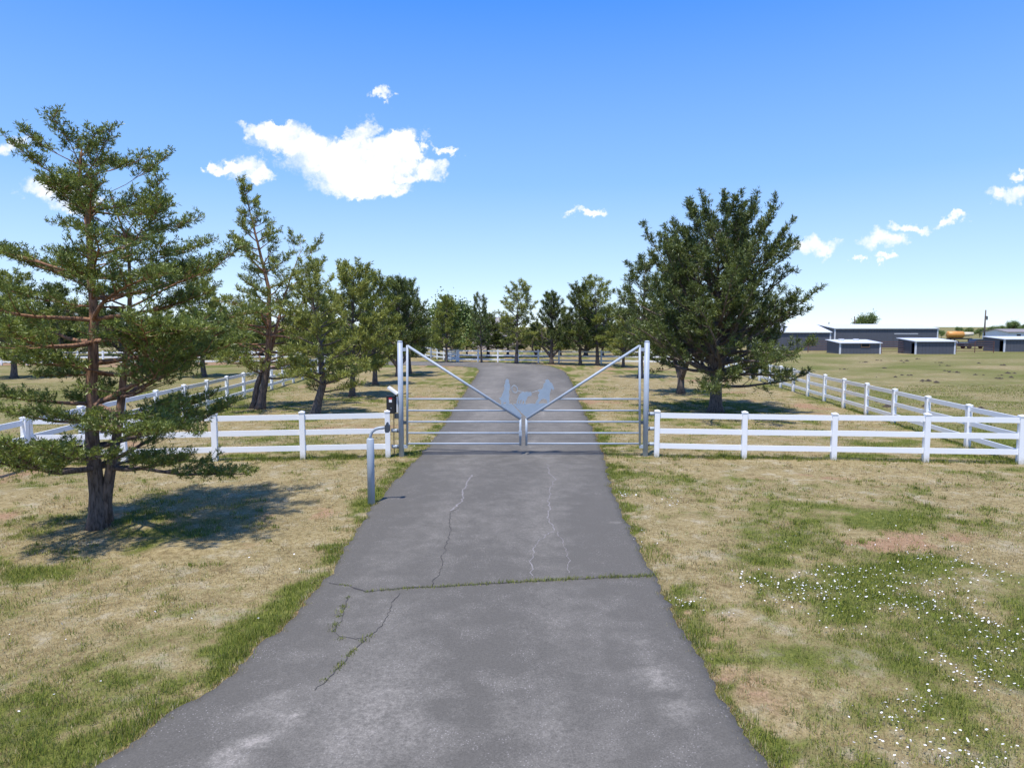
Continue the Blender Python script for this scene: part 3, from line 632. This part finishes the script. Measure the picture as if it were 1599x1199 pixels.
# ------------------------------------------------------------------ trees
def needles(pos, ax, size, K, nl, nw, seed):
    r = np.random.default_rng(seed); M = len(pos); pos = np.repeat(pos, K, 0); a = np.repeat(ax, K, 0); sz = np.repeat(size, K); n = M * K
    rv = r.normal(size=(n, 3)); pr = rv - a * (rv * a).sum(1)[:, None]; pr /= np.linalg.norm(pr, axis=1)[:, None] + 1e-9
    phi = r.uniform(0.35, 1.35, n); d = a * np.cos(phi)[:, None] + pr * np.sin(phi)[:, None]; d[:, 2] += 0.15; d /= np.linalg.norm(d, axis=1)[:, None]
    b0 = pos + a * (r.uniform(-0.6, 0.5, n) * sz)[:, None]; ln = nl * sz / 0.2 * r.uniform(0.7, 1.2, n)
    sdv = np.cross(d, r.normal(size=(n, 3))); sdv /= np.linalg.norm(sdv, axis=1)[:, None] + 1e-9
    w = (nw * r.uniform(0.7, 1.3, n))[:, None]; V = np.empty((n, 4, 3)); tip = b0 + d * ln[:, None]; m = b0 + d * (ln * 0.45)[:, None]
    V[:, 0] = b0; V[:, 1] = m - sdv * w / 2; V[:, 2] = tip; V[:, 3] = m + sdv * w / 2
    tuft_t = np.repeat(r.uniform(0, 0.75, M), K); tint = np.clip(tuft_t[:, None] + np.array([-0.1, 0.05, 0.3, 0.05])[None, :] + r.uniform(-.08, .08, n)[:, None], 0, 1)
    return V.reshape(-1, 3), np.arange(n * 4).reshape(-1, 4), tint.ravel()

def lerp(a, b_, t_): return a + (b_ - a) * t_
def pine(seed, paths, r0, nbr, R, shape, base, el0, el1, curve, sub_gap, tuft_gap, tsize, K, nl, nw, sub_len=0.45, plate=0.35, bare=0.3, wts=None, asym=None, puff=(0.8, 0.03)):
    """paths: trunk polylines; returns meshes trunk, branches, crown"""
    r = random.Random(seed); wood = MB(); br = MB(); TP, TA, TS = [], [], []
    info = []
    for path in paths:
        pts = [Vector(p) for p in path]; fine_ = []
        for a, b_ in zip(pts[:-1], pts[1:]):
            n = max(2, int((b_ - a).length / 0.35))
            for k_ in range(n): fine_.append(a.lerp(b_, k_ / n) + Vector((r.uniform(-.02, .02), r.uniform(-.02, .02), 0)) * (1 if fine_ else 0))
        fine_.append(pts[-1]); Ltot = len(fine_) - 1; rr = r0 * (1 if path is paths[0] else 0.78)
        rad = [max(0.012, rr * (1 - 0.93 * (k_ / Ltot) ** 0.85) * (1 + 0.35 * math.exp(-fine_[k_].z / 0.25))) for k_ in range(Ltot + 1)]
        wood.tube(fine_, rad, 12); info.append((fine_, rad))
        TP.append(fine_[-1]); TA.append(Vector((0, 0, 1))); TS.append(tsize)
    topz = max(p[-1].z for p, _ in info)
    def tufts_on(pts, s0, gap):
        d_acc = 0.0; Ls = sum((b_ - a).length for a, b_ in zip(pts[:-1], pts[1:])); run = 0.0
        for a, b_ in zip(pts[:-1], pts[1:]):
            seg = (b_ - a).length; dv = (b_ - a) / max(seg, 1e-6); x = 0.0
            while x < seg:
                if (run + x) / Ls >= s0:
                    j = Vector((r.gauss(0, 1), r.gauss(0, 1), r.gauss(0.55, 0.7))); ax_ = (dv * puff[0] + j * 0.6).normalized()
                    TP.append(a + dv * x + ax_ * tsize * 0.45 + Vector((r.gauss(0, 1), r.gauss(0, 1), r.gauss(0.3, 0.6))) * puff[1]); TA.append(ax_); TS.append(tsize * r.uniform(0.75, 1.25))
                x += gap * r.uniform(0.7, 1.3)
            run += seg
        TP.append(pts[-1]); TA.append((pts[-1] - pts[-2]).normalized()); TS.append(tsize)
    def limb(p0_, az, el, L, rad, crv):
        nseg = max(4, int(L / 0.3)); pts = [p0_.copy()]; st = L / nseg; a, e = az, el
        for k_ in range(nseg):
            a += r.gauss(0, 0.10); e += crv / nseg + r.gauss(0, 0.07)
            pts.append(pts[-1] + Vector((math.cos(a) * math.cos(e), math.sin(a) * math.cos(e), math.sin(e))) * st)
        br.tube(pts, [max(0.006, rad * (1 - 0.88 * k_ / nseg)) for k_ in range(nseg + 1)], 6 if rad > 0.02 else 4, False)
        return pts
    jobs = [(None, base + (1 - base) * (i + r.random()) / nbr, i * 2.39996 + r.uniform(-.4, .4)) for i in range(nbr)]
    for (_, t_, az) in jobs:
        ti = r.choices(range(len(info)), wts)[0] if wts else r.randrange(len(info)); fine_, rad = info[ti]
        zc = t_ * topz
        if zc > fine_[-1].z: ti = max(range(len(info)), key=lambda k_: info[k_][0][-1].z); fine_, rad = info[ti]
        idx = min(range(len(fine_)), key=lambda k_: abs(fine_[k_].z - zc)); p0_ = fine_[idx]
        L = R * shape(t_) * r.uniform(0.7, 1.12)
        if asym: L *= asym(az, t_)
        if L < 0.15: L = 0.15
        el = lerp(el0, el1, t_) + r.gauss(0, 0.13); rb = min(rad[idx] * 0.55, 0.016 + 0.017 * L)
        pts = limb(p0_, az, el, L, rb, curve)
        nsub = max(2, int(L * (1 - bare) / sub_gap)); sgn = r.choice((-1, 1))
        for k_ in range(nsub):
            s = bare + (1 - bare) * (k_ + r.random() * 0.8) / nsub; f = s * (len(pts) - 1); i0 = min(int(f), len(pts) - 2)
            q_ = pts[i0].lerp(pts[i0 + 1], f - i0); dv = pts[i0 + 1] - pts[i0]; a0 = math.atan2(dv.y, dv.x); e0 = math.asin(max(-1, min(1, dv.z / dv.length))); sgn = -sgn
            ls = max(0.22, sub_len * L * (1.12 - s) * r.uniform(0.6, 1.2)); ls = min(ls, 1.5)
            sp_ = limb(q_, a0 + sgn * r.uniform(0.45, 1.1), e0 * 0.6 + r.gauss(plate * 0.5, plate), ls, min(rb * 0.5, 0.006 + 0.012 * ls), curve * 0.6 + 0.15)
            tufts_on(sp_, 0.28 if ls > 0.5 else 0.1, tuft_gap)
        tufts_on(pts, max(bare, 0.55), tuft_gap)
    pos = np.array(TP); ax_ = np.array(TA); ax_ /= np.linalg.norm(ax_, axis=1)[:, None] + 1e-9; sz = np.array(TS)
    return wood, br, needles(pos, ax_, sz, K, nl, nw, seed), len(pos)
def plant(name, label, loc, data, barkm, leafm, group=None, rz=0.0, scale=1.0):
    root = empty(name, loc, rz); tag(root, label, 'tree', group); wood, br, (V, F, T), n = data
    wood.build('trunk', MATS[barkm], root, True); br.build('branches', MATS[barkm], root, True)
    link(bpy.data.objects.new('crown', np_mesh('crown', V, F, 4, MATS[leafm], {'tint': T})), root)
    root.scale = (scale,) * 3 if not hasattr(scale, '__len__') else scale
    return root
def replant(src, label, loc, rz, scale, leafm=None):
    root = src.copy(); root.location = loc; root.rotation_euler = (0, 0, rz); root.scale = scale; root['label'] = label; link(root)
    for ch in [c for c in src.children]:
        c = ch.copy(); c.parent = root; link(c)
        if leafm and ch.name.startswith('crown'): c.material_slots[0].link = 'OBJECT'; c.material_slots[0].material = MATS[leafm]
    return root
TG = 'pines lining the driveway'
# 1 big two-stemmed pine at the left
b1 = G(153, 822); q1 = lambda u, v, dy=0.0: tuple(P(u, v, b1.y + dy) - Vector((b1.x, b1.y, 0)) + Vector((0, dy, 0)) * 0)
def loc1(u, v, dy=0.0):
    p = P(u, v, b1.y + dy); return (p.x - b1.x, dy, p.z)
stemA = [(0.0, 0, -0.15), loc1(152, 770), loc1(146, 690, -0.05), loc1(144, 600, -0.1), loc1(146, 500, -0.1), loc1(142, 400, 0), loc1(137, 330, 0), loc1(122, 292, 0.05), loc1(126, 258, 0), loc1(128, 232, 0)]
stemB = [(0.12, 0.05, 0.1), loc1(166, 770, 0.05), loc1(180, 690, 0.15), loc1(191, 620, 0.25), loc1(200, 520, 0.3), loc1(203, 440, 0.35), loc1(196, 370, 0.3), loc1(172, 300, 0.25)]
def shape1(t_): return (0.9 if t_ < 0.3 else 1.0) * (1 - max(0, t_ - 0.50) / 0.60) ** 0.65
asym1 = lambda az, t_: 0.92 + 0.22 * math.cos(az) * (t_ < 0.5) + 0.05 * math.cos(az)
d1 = pine(7, [stemA, stemB], 0.165, 84, 2.85, shape1, 0.12, -0.16, 0.32, 0.26, 0.10, 0.048, 0.13, 15, 0.12, 0.0165, 0.48, 0.09, 0.33, None, asym1, (0.35, 0.055))
plant('pine_tree', 'large two-stemmed pine with orange upper bark at the left', b1, d1, 'bark_scots', 'needle_scots', TG)
# 15 broad dark pine right of the gate
b15 = G(1117, 643); H15 = P(1117, 294, b15.y).z; w15 = 150 / FPX * b15.y
def shape15(t_): return (0.80 + 1.0 * t_ if t_ < 0.22 else 1.02) * (1 - max(0, t_ - 0.30) / 0.78) ** 0.42 + 0.03
tr15 = [(0, 0, -0.15), (0.03, 0, 1.2), (-0.05, 0, 3.0), (0.0, 0.05, 5.5), (-0.08, 0, H15 - 2.0)]
d15 = pine(31, [tr15, [(0.03, 0, 1.6), (0.5, 0.1, 3.4), (0.9, 0.1, 5.6), (1.3, 0, 7.7)], [(0.0, 0, 1.9), (-0.6, -0.2, 3.6), (-1.3, -0.1, 6.6)]], 0.30, 155, w15 * 1.03, shape15, 0.15, 0.05, 0.62, 0.5, 0.24, 0.16, 0.24, 13, 0.15, 0.034, 0.36, 0.30, 0.28, [5, 2, 2])
plant('pine_tree', 'broad dark green pine standing behind the fence right of the gate', b15, d15, 'bark_grey', 'needle_dark', TG)
# 2 tall pine with narrow top
def local(u0, v0):
    b_ = G(u0, v0)
    return b_, (lambda u, v, dy=0.0: (P(u, v, b_.y + dy).x - b_.x, dy, P(u, v, b_.y + dy).z))
b2_, l2 = local(406, 638)
d2 = pine(12, [[(0, 0, -0.15), l2(413, 600), l2(420, 550), l2(420, 450), l2(405, 390), l2(390, 330), l2(381, 290)], [(-0.45, 0.3, -0.1), l2(402, 600, 0.3), l2(424, 545, 0.3), l2(445, 460, 0.4), l2(470, 392, 0.4)]],
          0.20, 92, 3.1, lambda t_: (0.75 + t_ if t_ < 0.25 else 1.0) * (1 - max(0, t_ - 0.3) / 0.72) ** 1.0 + 0.03, 0.14, -0.15, 0.6, 0.35, 0.19, 0.125, 0.23, 11, 0.14, 0.032, 0.42, 0.25, 0.3, [3, 2])
plant('pine_tree', 'tall pine with narrow pointed top and two leaning trunks behind the left fence', b2_, d2, 'bark_scots', 'needle_mid', TG)
b3_, l3 = local(490, 649)
d3 = pine(23, [[(0, 0, -0.15), l3(497, 625), l3(505, 600), l3(500, 540), l3(488, 470), l3(480, 425)]], 0.21, 66, 2.1, lambda t_: (0.8 + t_ if t_ < 0.2 else 1.0) * (1 - max(0, t_ - 0.4) / 0.66) ** 0.55, 0.16, -0.2, 0.6, 0.35, 0.18, 0.125, 0.23, 12, 0.14, 0.032, 0.42, 0.28, 0.25)
plant('pine_tree', 'leaning yellow-green pine just behind the left fence near the opener box', b3_, d3, 'bark_grey', 'needle_olive', TG)
def straight(h, lean=0.0): return [[(0, 0, -0.15), (lean * .3, 0, h * .25), (lean * .5, 0.05, h * .6), (lean, 0, h)]]
far_kw = dict(sub_len=0.42, plate=0.28, bare=0.25)
V_A = pine(41, straight(7.0, 0.2), 0.19, 74, 2.7, lambda t_: (0.75 + t_ if t_ < 0.25 else 1.0) * (1 - max(0, t_ - 0.40) / 0.66) ** 0.55, 0.17, -0.15, 0.6, 0.4, 0.23, 0.17, 0.28, 10, 0.17, 0.045, **far_kw)
V_B = pine(52, straight(7.5, -0.3), 0.16, 52, 2.1, lambda t_: (0.5 + t_ if t_ < 0.4 else 1.0) * (1 - max(0, t_ - 0.55) / 0.52) ** 0.55, 0.20, -0.05, 0.6, 0.5, 0.26, 0.19, 0.28, 9, 0.17, 0.045, **far_kw)
V_C = pine(63, [[(0, 0, -.15), (0, 0, 0.9), (0.05, 0, 3), (0.0, 0, 6.6)], [(0, 0, 0.7), (-.9, .1, 1.7), (-1.1, 0, 4.2)], [(0, 0, 0.7), (.9, -.1, 1.6), (1.3, 0, 4.6)]], 0.22, 80, 2.5, lambda t_: (0.85 + t_ if t_ < 0.2 else 1.0) * (1 - max(0, t_ - 0.35) / 0.70) ** 0.55, 0.2, 0.0, 0.65, 0.4, 0.23, 0.17, 0.28, 10, 0.17, 0.045, **far_kw)
def htree(u, v, vt): return P(u, vt, G(u, v).y).z
pa = plant('pine_tree', 'green pine with straight dark trunk, second behind the left fence end', G(550, 619), V_A, 'bark_grey', 'needle_olive', TG); s = htree(550, 619, 425) / 7.0; pa.scale = (s * .95, s * .95, s)
pb = plant('pine_tree', 'slender sparse pine standing left of centre before the far fence', G(752, 566.5), V_B, 'bark_grey', 'needle_dark', TG); s = htree(752, 566.5, 465) / 7.5; pb.scale = (s * .8, s * .8, s)
pc = plant('pine_tree', 'low-forked dark pine before the far fence right of the driveway', G(861, 568.5), V_C, 'bark_grey', 'needle_dark', TG); s = htree(861, 568.5, 465) / 6.6; pc.scale = (s * .95, s * .95, s)
def again(src, h0, u, v, vt, wide, rz, label, leafm=None):
    s = htree(u, v, vt) / h0; return replant(src, label, G(u, v), rz, (s * wide, s * wide, s), leafm)
again(pa, 7.0, 586, 600.5, 438, 0.95, 2.0, 'green pine left of the driveway, third behind the left fence end', 'needle_mid')
again(pc, 6.6, 622, 588, 446, 0.9, 0.6, 'dark pine just left of the tall left gate post', 'needle_dark')
again(pa, 7.0, 640, 583, 448, 0.75, 4.1, 'dark pine seen right of the tall left gate post', 'needle_dark')
again(pa, 7.0, 697, 566, 470, 0.9, 1.1, 'round-topped pine beside the far fence end at the driveway bend', 'needle_mid')
again(pb, 7.5, 806, 568, 447, 1.15, 2.6, 'tallest open-crowned pine in the centre before the far fence', 'needle_olive')
again(pa, 7.0, 906, 570, 452, 0.85, 3.3, 'pine before the far fence, left one of the pair right of the driveway', 'needle_dark')
again(pb, 7.5, 933, 570.5, 440, 1.2, 0.4, 'pine before the far fence, right one of the pair right of the driveway', 'needle_mid')
again(pa, 7.0, 973, 573, 490, 1.15, 5.2, 'short olive pine half hidden behind the right gate post', 'needle_olive')
again(pc, 6.6, 1063, 615, 400, 0.8, 1.9, 'dark pine close behind the broad pine right of the gate', 'needle_dark')
again(pb, 7.5, 1000, 590, 408, 1.1, 3.9, 'sparse pine showing left of the broad right pine', 'needle_dark')
again(pa, 7.0, 22, 590, 436, 1.15, 0.3, 'full pine at the left picture edge behind the big pine', 'needle_mid')
again(pc, 6.6, 95, 583, 455, 1.0, 2.2, 'pine in the left paddock, seen between the stems of the big pine', 'needle_dark')
again(pa, 7.0, 318, 588, 446, 1.1, 4.4, 'pine in the left paddock, right of the big pine', 'needle_mid')
BG = 'background trees beyond the far fence'
ORD = ['first', 'second', 'third', 'fourth', 'fifth', 'sixth', 'seventh', 'eighth', 'ninth', 'tenth', 'eleventh', 'twelfth', 'thirteenth', 'fourteenth', 'fifteenth', 'sixteenth', 'seventeenth', 'eighteenth', 'nineteenth', 'twentieth',
       'twenty-first', 'twenty-second', 'twenty-third', 'twenty-fourth', 'twenty-fifth', 'twenty-sixth', 'twenty-seventh', 'twenty-eighth', 'twenty-ninth', 'thirtieth', 'thirty-first', 'thirty-second', 'thirty-third', 'thirty-fourth']
rb_ = random.Random(77)
for k_ in range(34):
    u = -60 + 36 * k_ + rb_.uniform(-12, 12); v = 556.5 + rb_.uniform(-1.5, 1.5); src, h0 = ((pa, 7.0), (pc, 6.6))[k_ % 2]; vt = rb_.uniform(484, 504) + (10 if 690 < u < 890 else 0)
    o = again(src, h0, u, v, vt, rb_.uniform(1.3, 1.9), k_ * 1.3, 'dark tree in the distant row beyond the far fence, %s from the left' % ORD[k_], ('needle_dark', 'needle_mid', 'needle_olive', 'needle_dark')[k_ % 4]); o['group'] = BG

def broadleaf(seed, h, R, n, ls):
    r = random.Random(seed); wood = MB(); br = MB(); wood.tube([(0, 0, -.1), (0.05, 0, h * .3), (0, 0, h * .6)], [h * .03, h * .022, h * .01], 8); C = []
    for k_ in range(26):
        a, e = k_ * 2.4, r.uniform(-0.1, 1.2); L = R * r.uniform(.5, 1.0); z0 = h * r.uniform(.25, .55)
        end = Vector((math.cos(a) * math.cos(e) * L, math.sin(a) * math.cos(e) * L, min(h, z0 + math.sin(e) * (h - z0) * r.uniform(.6, 1.05)))); br.tube([(0, 0, z0), tuple(end * 0.5 + Vector((0, 0, z0 * .5))), tuple(end)], [h * .01, h * .006, .01], 5); C.append(end)
    rg = np.random.default_rng(seed); ci = rg.integers(0, len(C), n); pos = np.array(C)[ci] + rg.normal(0, R * 0.17, (n, 3)); a = rg.normal(size=(n, 3)); a /= np.linalg.norm(a, axis=1)[:, None]
    b_ = np.cross(a, rg.normal(size=(n, 3))); b_ /= np.linalg.norm(b_, axis=1)[:, None]; V = np.empty((n, 4, 3)); V[:, 0] = pos - a * ls; V[:, 1] = pos - b_ * ls * .6; V[:, 2] = pos + a * ls; V[:, 3] = pos + b_ * ls * .6
    t_ = np.clip(rg.uniform(0, .8, len(C))[ci][:, None] + rg.uniform(-.2, .2, n)[:, None] + np.zeros((1, 4)), 0, 1)
    return wood, br, (V.reshape(-1, 3), np.arange(n * 4).reshape(-1, 4), t_.ravel()), n
D_ = broadleaf(3, 6.0, 2.8, 6500, 0.14)
def Gd(u, Y): d = ray(u, 540); return Vector((d.x / d.y * Y, Y, 0))
bl = plant('broadleaf_tree', 'bright green leafy tree behind the far fence end', Gd(712, 84), D_, 'bark_grey', 'leaf_green', BG); s = P(712, 468, 84).z / 6.0; bl.scale = (s * 1.0, s * 1.0, s)
def bleaf(u, Y, vt, wide, label):
    s = P(u, vt, Y).z / 6.0; o = replant(bl, label, Gd(u, Y), u * 0.7, (s * wide, s * wide, s)); o['group'] = 'trees on the far right horizon'; return o
bleaf(1349, 175, 491, 0.9, 'lone round tree rising behind the long barn roof')
for u, Y, vt, w, lab in ((1469, 230, 516, 1.0, 'tree at the right end of the long barn'), (1497, 290, 511, 1.0, 'dark tree above the orange tank'), (1512, 270, 512, 1.1, 'tree just left of the utility pole'), (1529, 250, 513, 1.2, 'low bright tree at the foot of the utility pole'),
                         (1548, 240, 510, 1.1, 'tree right of the utility pole'), (1562, 230, 509, 1.0, 'dark tree left of the white house'), (1580, 280, 502, 1.1, 'tall tree rising behind the white house'), (1601, 270, 506, 1.2, 'tree at the right picture edge behind the white house')):
    bleaf(u, Y, vt, w, lab)

# ------------------------------------------------------------------ buildings on the right
def X_at(u, Y): return ray(u, 540).x / ray(u, 540).y * Y
def ribs(mb, x0, x1, y, z0, z1, step, d=0.03):
    x = x0 + step
    while x < x1 - 0.05: mb.box((x - 0.02, y - d, z0), (x + 0.02, y + 0.01, z1)); x += step
def barn(label, u0, u1, Y, depth, zev, zrd, name='barn', gable_along_y=False, side=0.0, window=None, open_side=False, vents=(), door=None):
    """shed or barn whose front wall faces the camera; ridge runs along X"""
    x0, x1 = X_at(u0, Y), X_at(u1, Y); root = empty(name, ((x0 + x1) / 2, Y, 0)); tag(root, label, 'shed' if name == 'shed' else 'barn', name + 's beyond the pasture')
    w = (x1 - x0) / 2
    f = MB().box((-w, 0, -0.1), (w, 0.12, zev)); ribs(f, -w, w, 0, 0.05, zev - 0.02, 0.5); f.build('front_wall', MATS['barn_grey'], root)
    MB().box((-w, depth - 0.12, -0.1), (w, depth, zev if zrd > zev + .9 or name == 'barn' else zrd)).build('back_wall', MATS['barn_grey'], root)
    mono = name == 'shed'
    for sx in (-1, 1):
        xa = sx * (w - 0.12) if sx > 0 else -w; pts = [(xa, 0.121, -0.1), (xa, depth - 0.121, -0.1), (xa, depth - 0.121, zrd if mono else zev)] + ([] if mono else [(xa, depth / 2, zrd)]) + [(xa, 0.121, zev)]
        if open_side and sx < 0: pts = [(xa, depth * .24, -0.1), (xa, depth - 0.121, -0.1), (xa, depth - 0.121, zrd), (xa, 0.121, zev), (xa, 0.121, zev - .2), (xa, depth * .24, zev - .2)]
        MB().prism(pts, (0.12, 0, 0)).build('side_wall', MATS['barn_grey'], root)
    o, th = 0.22, 0.09
    if mono: MB().prism([(-w - o, -o, zev + 0.004 - o * (zrd - zev) / depth), (-w - o, depth + o, zrd + 0.004 + o * (zrd - zev) / depth), (-w - o, depth + o, zrd + th), (-w - o, -o, zev + th)], (2 * (w + o), 0, 0)).build('roof', MATS['roof_white'], root)
    else:
        k_ = (zrd - zev) / (depth / 2)
        for a, b_ in ((-o, depth / 2), (depth + o, depth / 2)):
            za = zev - o * k_ + 0.01; rp = MB().prism([(-w - o, a, za), (-w - o, b_, zrd + 0.01), (-w - o, b_, zrd + th), (-w - o, a, za + th)], (2 * (w + o), 0, 0)); rp.build('roof_panel', MATS['roof_white'], root)
    for sx in (-1, 1): MB().box((sx * w - 0.11, -0.055, -0.1), (sx * w + 0.11, 0.10, zev - 0.03)).build('corner_trim', MATS['roof_white'], root)
    MB().box((-w + 0.12, -0.05, zev - 0.12), (w - 0.12, -0.032, zev - 0.02)).build('eave_trim', MATS['barn_grey' if mono else 'roof_white'], root)
    if window:
        a, b_, c_, d_ = window; wn = MB().box((a - .1, -0.07, c_ - .1), (b_ + .1, -0.035, d_ + .1)).build('window', MATS['brown_frame'], root); MB().box((a, -0.085, c_), (b_, -0.0715, d_)).build('pane', MATS['dark_inside'], wn)
    for vx in vents: MB().tube([(vx, depth * .6, zev), (vx, depth * .6, zrd + 0.22)], [0.4, 0.4], 10).build('roof_vent', MATS['roof_white'], root)
    if door:
        a, b_, zt_ = door; dr = MB().box((a, -0.065, 0.0), (b_, -0.034, zt_)).build('door', MATS['barn_side'], root); MB().box((a, -0.08, zt_), (b_, -0.03, zt_ + 0.12)).build('track', MATS['roof_white'], dr)
    return root
Ysh = G(1340, 552.5).y
def zat(v, Y): return P(1400, v, Y).z
barn('small grey shed with a brown-framed window and white roof', 1312, 1374.5, Ysh, 4.2, zat(536, Ysh), zat(531, Ysh + 4.2), 'shed', window=(0.2, 1.3, 1.05, 1.55), vents=(-1.6, 0.6))
barn('grey loafing shed with dark open end, middle of three', 1430, 1491, Ysh - 1, 4.5, zat(533.5, Ysh - 1), zat(528.5, Ysh + 3.5), 'shed', open_side=True)
barn('grey loafing shed cut by the right picture edge', 1568.5, 1640, Ysh + 8, 4.8, zat(530, Ysh + 8), zat(526, Ysh + 12), 'shed', open_side=True)
Yb = 128.0
barn('long dark grey barn with pale roof behind the sheds', 1303, 1463, Yb, 16, zat(513.2, Yb), zat(506.8, Yb + 8), door=(1.5, 6.0, 2.6))
barn('grey barn with bright white roof partly behind the broad pine', 1205, 1296, 112.0, 12, zat(519, 112), zat(507, 118))
# pipe corrals
def corral(label, u0, u1, Y, h=1.7, n_r=5):
    x0, x1 = X_at(u0, Y), X_at(u1, Y); root = empty('corral_fence', (x0, Y, 0)); tag(root, label, 'fence', 'rusty pipe corrals'); L = x1 - x0; n = max(1, round(L / 2.4))
    for k_ in range(n + 1): MB().tube([(L * k_ / n, 0, -.1), (L * k_ / n, 0, h + .08)], 0.06, 6).build('post', MATS['rust'], root)
    for k_ in range(n_r): MB().tube([(0, 0.0, 0.3 + (h - .3) * k_ / (n_r - 1)), (L, 0.0, 0.3 + (h - .3) * k_ / (n_r - 1))], 0.04, 6).build('rail', MATS['rust'], root)
corral('rusty pipe corral fence between the windowed shed and middle shed', 1376.5, 1412, Ysh + 2)
corral('rusty pipe corral fence between the middle and right sheds', 1493, 1552, Ysh + 4)
corral('rusty pipe corral fence left of the windowed shed', 1262, 1296, Ysh + 6)
# utility poles
def upole(label, u, Y, vt, arm):
    h = P(u, vt, Y).z; root = empty('utility_pole', (X_at(u, Y), Y, 0)); tag(root, label, 'utility pole', 'utility poles')
    MB().tube([(0, 0, -.3), (0, 0, h)], [0.2, 0.13], 8).build('pole', MATS['pole_wood'], root, True)
    MB().box((-0.1, -0.25, h - 1.6), (0.35, -0.14, h - 1.35)).build('bracket', MATS['pole_wood'], root)
    if arm: MB().tube([(0.25, -0.2, h - 2.2), (0.25, -0.2, h - 1.5)], 0.16, 8).build('transformer', MATS['slate'], root)
upole('tall wooden utility pole on the right horizon', 1536, 150, 484, True)
upole('thin pole rising behind the long barn roof', 1332.5, 170, 494, False)
upole('short thin pole above the white-roofed barn', 1293, 190, 503, False)
# orange tank trailer
Yt = 150.0; tk = empty('tank_trailer', (X_at(1478, Yt), Yt, 0)); tag(tk, 'orange tank trailer with cream front parked beyond the corrals', 'tank')
zc_ = zat(522.5, Yt); Lt = X_at(1503, Yt) - X_at(1478, Yt); Lc_ = X_at(1518, Yt) - X_at(1503, Yt)
MB().tube([(0, 0, zc_), (0.15, 0, zc_), (Lt - .15, 0, zc_), (Lt, 0, zc_)], [0.5, 0.75, 0.75, 0.5], 16).build('tank', MATS['orange'], tk, True)
MB().tube([(Lt + .02, 0, zc_ + .05), (Lt + Lc_, 0, zc_ + .15)], [0.55, 0.4], 12).build('chute', MATS['cream'], tk, True)
MB().box((0.1, -0.4, zc_ - 1.05), (Lt + Lc_ - .3, 0.4, zc_ - 0.76)).build('chassis', MATS['black'], tk)
for xw in (0.8, 1.7, Lt + 1.2):
    wl = MB().tube([(xw, -0.85, 0.5), (xw, -0.55, 0.5)], 0.5, 16).build('wheel', MATS['rubber'], tk); MB().tube([(xw, -0.86, 0.5), (xw, -0.84, 0.5)], 0.25, 10).build('rim', MATS['pipe'], wl)
    MB().tube([(xw, -0.5, 0.5), (xw, 0.0, 0.6), (xw, 0.0, zc_ - 0.9)], 0.12, 6).build('axle', MATS['black'], tk)
# dark pickup parked in front of it
Yc = 122.0; ck = empty('parked_pickup', (X_at(1500, Yc), Yc, 0)); tag(ck, 'dark pickup truck parked behind the pipe corral', 'truck')
prof = [(0, .5), (0, 1.05), (.1, 1.12), (1.9, 1.15), (2.2, 1.75), (3.5, 1.78), (4.1, 1.2), (5.0, 1.08), (5.15, .9), (5.15, .5)]
MB().prism([(x, -0.95, z) for x, z in prof], (0, 1.9, 0)).build('body', MATS['car_blue'], ck)
MB().prism([(x, -0.957, z) for x, z in ((2.35, 1.2), (2.45, 1.66), (3.4, 1.68), (3.85, 1.22))], (0, 1.914, 0)).build('window', MATS['glass'], ck)
for xw in (1.0, 4.2):
    for yy in (-0.97, 0.77): wl = MB().tube([(xw, yy, .38), (xw, yy + .2, .38)], .38, 16).build('wheel', MATS['rubber'], ck)
# houses
def house(label, u0, u1, Y, vev, vrd, depth, wallm, wins):
    x0, x1 = X_at(u0, Y), X_at(u1, Y); w = (x1 - x0) / 2; root = empty('house', ((x0 + x1) / 2, Y, 0)); tag(root, label, 'house'); ze, zr = zat(vev, Y), zat(vrd, Y)
    m = MB().box((-w, 0, -.1), (w, depth, ze)); m.build('wall', MATS[wallm], root)
    for a in (-.4, depth + .4): MB().prism([(-w - .4, a, ze), (-w - .4, depth / 2, zr), (-w - .4, depth / 2, zr + .15), (-w - .4, a, ze + .15)], (2 * w + .8, 0, 0)).build('roof_panel', MATS['shingle'], root)
    for sx in (-1, 1): MB().prism([(sx * (w - .06) - .06, 0.05, ze), (sx * (w - .06) - .06, depth - .05, ze), (sx * (w - .06) - .06, depth / 2, zr - .02)], (.12, 0, 0)).build('gable', MATS[wallm], root)
    for (fx, z0, z1, ww) in wins:
        wd = MB().box((fx * w - ww, -.05, z0), (fx * w + ww, -.01, z1)).build('window', MATS['white_paint'], root); MB().box((fx * w - ww + .1, -.065, z0 + .1), (fx * w + ww - .1, -.0515, z1 - .1)).build('pane', MATS['glass'], wd)
house('white house with grey roof on the right horizon', 1572, 1650, 190, 519, 514.5, 10, 'house_white', ((-.55, .9, 2.0, .7), (0.1, .9, 2.0, .7)))
house('tan house with shingle roof glimpsed between the centre pines', 738, 802, 118, 507, 496, 9, 'stucco', ((-.6, 1.0, 2.4, .7), (0.0, 1.0, 2.4, .7), (.55, 1.0, 2.4, .7)))
